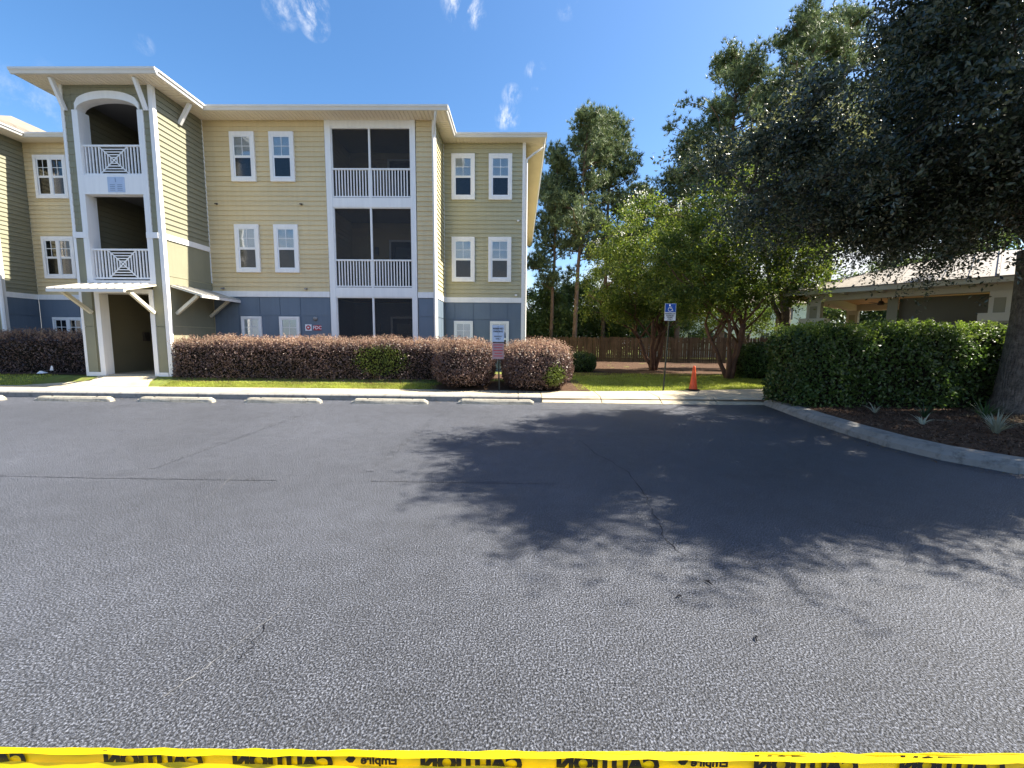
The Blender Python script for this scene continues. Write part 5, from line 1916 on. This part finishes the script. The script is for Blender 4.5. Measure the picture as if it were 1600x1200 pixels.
# ================================================================== WOODEN FENCE
fn_ = thing('wooden_fence', 'weathered wooden picket privacy fence at the back of the lawn', 'fence', (10, 30.8, .05))
FA, FB = Vector((0.6, 32.9, 0)), Vector((27, 26.8, 0))
fd = (FB - FA).normalized()
fl = (FB - FA).length
ang = math.atan2(fd.y, fd.x)
pme = [MB().prism([(-.066, 0), (.066, 0), (.066, h_ - .05), (.03, h_), (-.03, h_), (-.066, h_ - .05)], 'y', -.009, .009).mesh('picket') for h_ in (1.80, 1.83, 1.86)]
for k in range(int(fl / .145)):
    p = FA + fd * (k * .145)
    ob('picket', pme[rnd.randrange(3)], M['picket'], fn_, loc=(p.x, p.y, float(gz(p.x, p.y)) - .01 + rnd.uniform(-.012, .012)), rot=(rnd.uniform(-.01, .01), rnd.uniform(-.012, .012), ang))
for hz in (.35, 1.05, 1.6):
    MB().bar(FA + Vector((0, .05, hz)), FB + Vector((0, .05, hz)), .04, .09).build('rail', M['picket'], fn_)
for k in range(int(fl / 2.4) + 1):
    p = FA + fd * (k * 2.4)
    MB().box(p.x - .05, p.x + .05, p.y + .07, p.y + .17, -.1, 1.85).build('post', M['picket'], fn_)

# ================================================================== PALE HOUSE BEYOND THE FENCE
hs_ = thing('pale_house', 'pale blue white house glimpsed between the tree trunks beyond the fence', 'house', (22, 43, 0))
MB().box(14.5, 30, 43, 50, -.1, 5.6).build('wall', M['house'], hs_)
for x_ in (15.6, 17.6, 19.4, 21.2, 23.0, 25.0, 27.2):
    for z_ in (1.4, 3.9):
        wn_ = MB().box(x_ - .5, x_ + .5, 42.93, 42.99, z_, z_ + 1.3).build('window', M['trim'], hs_)
        for dx in (-.22, .22):
            MB().box(x_ + dx - .19, x_ + dx + .19, 42.90, 42.925, z_ + .08, z_ + 1.22).build('pane', M['house_win'], wn_)
hip_roof(13.9, 30.6, 42.4, 50.6, 5.6).build('roof', M['shingle'], hs_)

# ================================================================== IRON FENCE BEHIND THE GREEN HEDGE
irf = thing('iron_fence', 'black iron fence just behind the clipped green hedge', 'fence', (9.5, 10.9, .2))
IA, IB = Vector((8.0, 11.3, .18)), Vector((12.8, 10.6, .18))
for z_ in (.25, 1.72, 1.89):
    MB().bar(IA + Vector((0, 0, z_)), IB + Vector((0, 0, z_)), .035, .035).build('rail', M['iron'], irf)
nI = 46
bme = MB().box(-.009, .009, -.009, .009, .1, 1.9).mesh('picket')
for k in range(nI + 1):
    p = IA.lerp(IB, k / nI)
    if k % 15 == 0:
        MB().box(p.x - .03, p.x + .03, p.y - .03, p.y + .03, .1, 2.14).build('post', M['iron'], irf)
    else:
        ob('picket', bme, M['iron'], irf, loc=(p.x, p.y, .18))

# ================================================================== PAVILION
pv = thing('pavilion', 'khaki and cream pool pavilion with a metal roof behind the green hedge', 'pavilion', (11.8, 13.6, .2))
A0, B0 = Vector((10.45, 15.05, 0)), Vector((13.3, 11.9, 0))      # line of the front columns
u_ = (B0 - A0).normalized()
n_ = Vector((-u_.y, u_.x, 0))
if n_.y < 0:
    n_ = -n_
LEN = (B0 - A0).length


def PV(s, d, z):
    v = A0 + u_ * s + n_ * d
    return (v.x, v.y, z)


def pbox(s0, s1, d0, d1, z0, z1):
    vs = [PV(s, d, z) for z in (z0, z1) for d in (d0, d1) for s in (s0, s1)]
    return MB().add(vs, [(0, 2, 3, 1), (4, 5, 7, 6), (0, 1, 5, 4), (2, 6, 7, 3), (0, 4, 6, 2), (1, 3, 7, 5)])


EZ = 3.22
S0, S1, D1 = 0.0, LEN + 3.2, 6.2
for s in (0, LEN, S1):
    for d in (0, D1):
        colm = pbox(s - .20, s + .20, d - .20, d + .20, .1, EZ - .2).build('column', M['khaki'], pv)
        for (a, b) in ((-.2, -.11), (.11, .2)):
            pbox(s + a, s + b, d - .215, d - .201, 2.42, EZ - .2).build('column_trim', M['pav_trim'], colm)
        pbox(s - .109, s + .109, d - .214, d - .201, EZ - .38, EZ - .2).build('column_trim', M['pav_trim'], colm)
        pbox(s - .34, s + .34, d - .34, d + .34, .1, 2.2).build('pedestal', M['khaki'], colm)
        pbox(s - .38, s + .38, d - .38, d + .38, 2.2, 2.42).build('pedestal_cap', M['pav_trim'], colm)
        for (a, b) in ((-.34, -.22), (.22, .34)):
            pbox(s + a, s + b, d - .355, d - .341, .15, 2.2).build('pedestal_trim', M['pav_trim'], colm)
pbox(S0 - .22, S1 + .22, -.14, .14, EZ - .2, EZ + .06).build('beam', M['pav_trim'], pv)
pbox(S0 - .22, S1 + .22, D1 - .14, D1 + .14, EZ - .2, EZ + .06).build('beam', M['pav_trim'], pv)
pbox(S0 - .14, S0 + .14, .141, D1 - .141, EZ - .2, EZ + .06).build('beam', M['pav_trim'], pv)
for k in range(9):
    s = S0 - .1 + k * (S1 - S0 + .2) / 8
    pbox(s - .05, s + .05, -.68, -.141, EZ - .06, EZ + .055).build('rafter_tail', M['pav_trim'], pv)
pbox(S0 - .8, S1 + .8, -.78, -.70, EZ - .02, EZ + .13).build('fascia', M['pav_trim'], pv)
pbox(S0 - .8, S0 - .72, -.699, D1 + .78, EZ - .02, EZ + .13).build('fascia', M['pav_trim'], pv)
# room wall to the right, mid post, ceiling
pbox(LEN * .44, LEN * .50, .3, .42, .1, EZ - .2).build('post', M['khaki'], pv)
pbox(LEN * .50, LEN - .21, .6, .75, .1, EZ - .2).build('wall', M['khaki_shade'], pv)
pbox(LEN + .21, S1 - .21, .6, .75, .1, EZ - .2).build('wall', M['khaki_shade'], pv)
pbox(S0 - .7, S1 + .7, -.69, D1 + .7, EZ + .062, EZ + .08).build('ceiling', M['pav_ceil'], pv)
pbox(S0 - .3, S1 + .3, -.3, D1 + .3, .05, .16).build('floor_slab', M['concrete'], pv)
fan = MB().lathe([(.09, 0), (.12, .05), (.06, .14), (.02, .15), (.02, .3)], 12, PV(LEN * .33, 2.6, EZ - .24)).build('ceiling_fan', M['brown'], pv)
for k in range(4):
    a = k * math.pi / 2 + .4
    c0 = Vector(PV(LEN * .33, 2.6, EZ - .18))
    MB().bar(c0 + Vector((math.cos(a) * .1, math.sin(a) * .1, 0)), c0 + Vector((math.cos(a) * .65, math.sin(a) * .65, 0)), .12, .012).build('fan_blade', M['brown'], fan)
# hipped standing seam roof, pan by pan on the two faces that show
rs0, rs1, rd0, rd1 = S0 - .82, S1 + .82, -.80, D1 + .80
half = (rd1 - rd0) / 2
PR = .31
rz = EZ + .135
base_roof = MB()
vs = [PV(rs0, rd0, rz), PV(rs1, rd0, rz), PV(rs1, rd1, rz), PV(rs0, rd1, rz), PV(rs0 + half, rd0 + half, rz + half * PR), PV(rs1 - half, rd0 + half, rz + half * PR)]
base_roof.add(vs, [(0, 1, 5, 4), (1, 2, 5), (2, 3, 4, 5), (3, 0, 4), (3, 2, 1, 0)])
rf = base_roof.build('roof', M['pav_roof'], pv)
wpan = .5


def clipd(s):
    return min(half, s - rs0, rs1 - s)


s = rs0
while s < rs1 - .05:
    e = min(s + wpan, rs1)
    a, b = max(clipd(s), .0), max(clipd(e), .0)
    up_ = .012
    mb = MB()
    mb.add([PV(s + .004, rd0, rz + up_), PV(e - .004, rd0, rz + up_), PV(e - .004, rd0 + b, rz + b * PR + up_), PV(s + .004, rd0 + a, rz + a * PR + up_), PV(s + .004, rd0, rz - .02), PV(e - .004, rd0, rz - .02)],
           [(0, 1, 2, 3), (4, 5, 1, 0)])
    if b > .15:
        mb.add([PV(e - .05, rd0, rz + up_ + .055), PV(e - .004, rd0, rz + up_ + .055), PV(e - .004, rd0 + b, rz + b * PR + up_ + .055), PV(e - .05, rd0 + b, rz + b * PR + up_ + .055),
                PV(e - .05, rd0, rz), PV(e - .004, rd0, rz), PV(e - .004, rd0 + b, rz + b * PR), PV(e - .05, rd0 + b, rz + b * PR)],
               [(0, 1, 2, 3), (4, 5, 1, 0), (4, 0, 3, 7), (1, 5, 6, 2)])
    mb.build('roof_pan', M['pav_roof'], rf)
    s = e
MB().bar(PV(rs0, rd0, rz + .03), PV(rs0 + half, rd0 + half, rz + half * PR + .03), .12, .03).build('hip_cap', M['pav_roof'], rf)

# ================================================================== SMALL LITTER
o = MB().add([(-.13, -.05, 0), (.12, -.06, .01), (.14, .05, .02), (-.1, .06, .05), (0, 0, .08), (-.05, -.02, .085)], [(0, 1, 4, 5), (1, 2, 4), (2, 3, 5, 4), (3, 0, 5)]).build('paper_scrap', M['paper'], loc=(-14.9, 12.75, .42))
tag(o, 'flat white scrap lying at the foot of the left purple hedge', 'litter')
o = MB().add([(-.05, 0, 0), (.05, .02, 0), (.07, 0, .12), (0, .01, .16), (-.02, .05, .07)], [(0, 1, 2, 3), (0, 3, 4), (1, 4, 3, 2)]).build('paper_scrap', M['paper'], loc=(-14.83, 12.95, .50))
tag(o, 'upright white scrap caught in the left purple hedge', 'litter')
for (x_, y_, a, s, lb) in ((.98, 2.37, .4, .02, 'dark bent twig lying left of its pair on the sunlit asphalt'), (1.22, 2.52, 2.1, .03, 'thin dark twig at the edge of the tree shadow'),
                           (1.24, 2.02, 1.2, .02, 'small dark leaf scrap on the pale asphalt right of centre'), (1.55, 1.33, -.5, .022, 'curled dark twig near the tape at lower right')):
    mb = MB()
    d = Vector((math.cos(a), math.sin(a), 0)) * s
    mb.tube([(x_ - d.x, y_ - d.y, .008), (x_ - d.x * .2, y_ - d.y * .2 + .006, .014), (x_ + d.x, y_ + d.y, .007)], [.003, .005, .002], 5)
    mb.add([(x_, y_, .012), (x_ + d.y * .6, y_ - d.x * .6, .02), (x_ + d.x * .8, y_ + d.y * .8 + .01, .01)], [(0, 1, 2)])
    o = mb.build('fallen_twig', M['crack'])
    tag(o, lb, 'twig', 'twigs fallen on the asphalt')
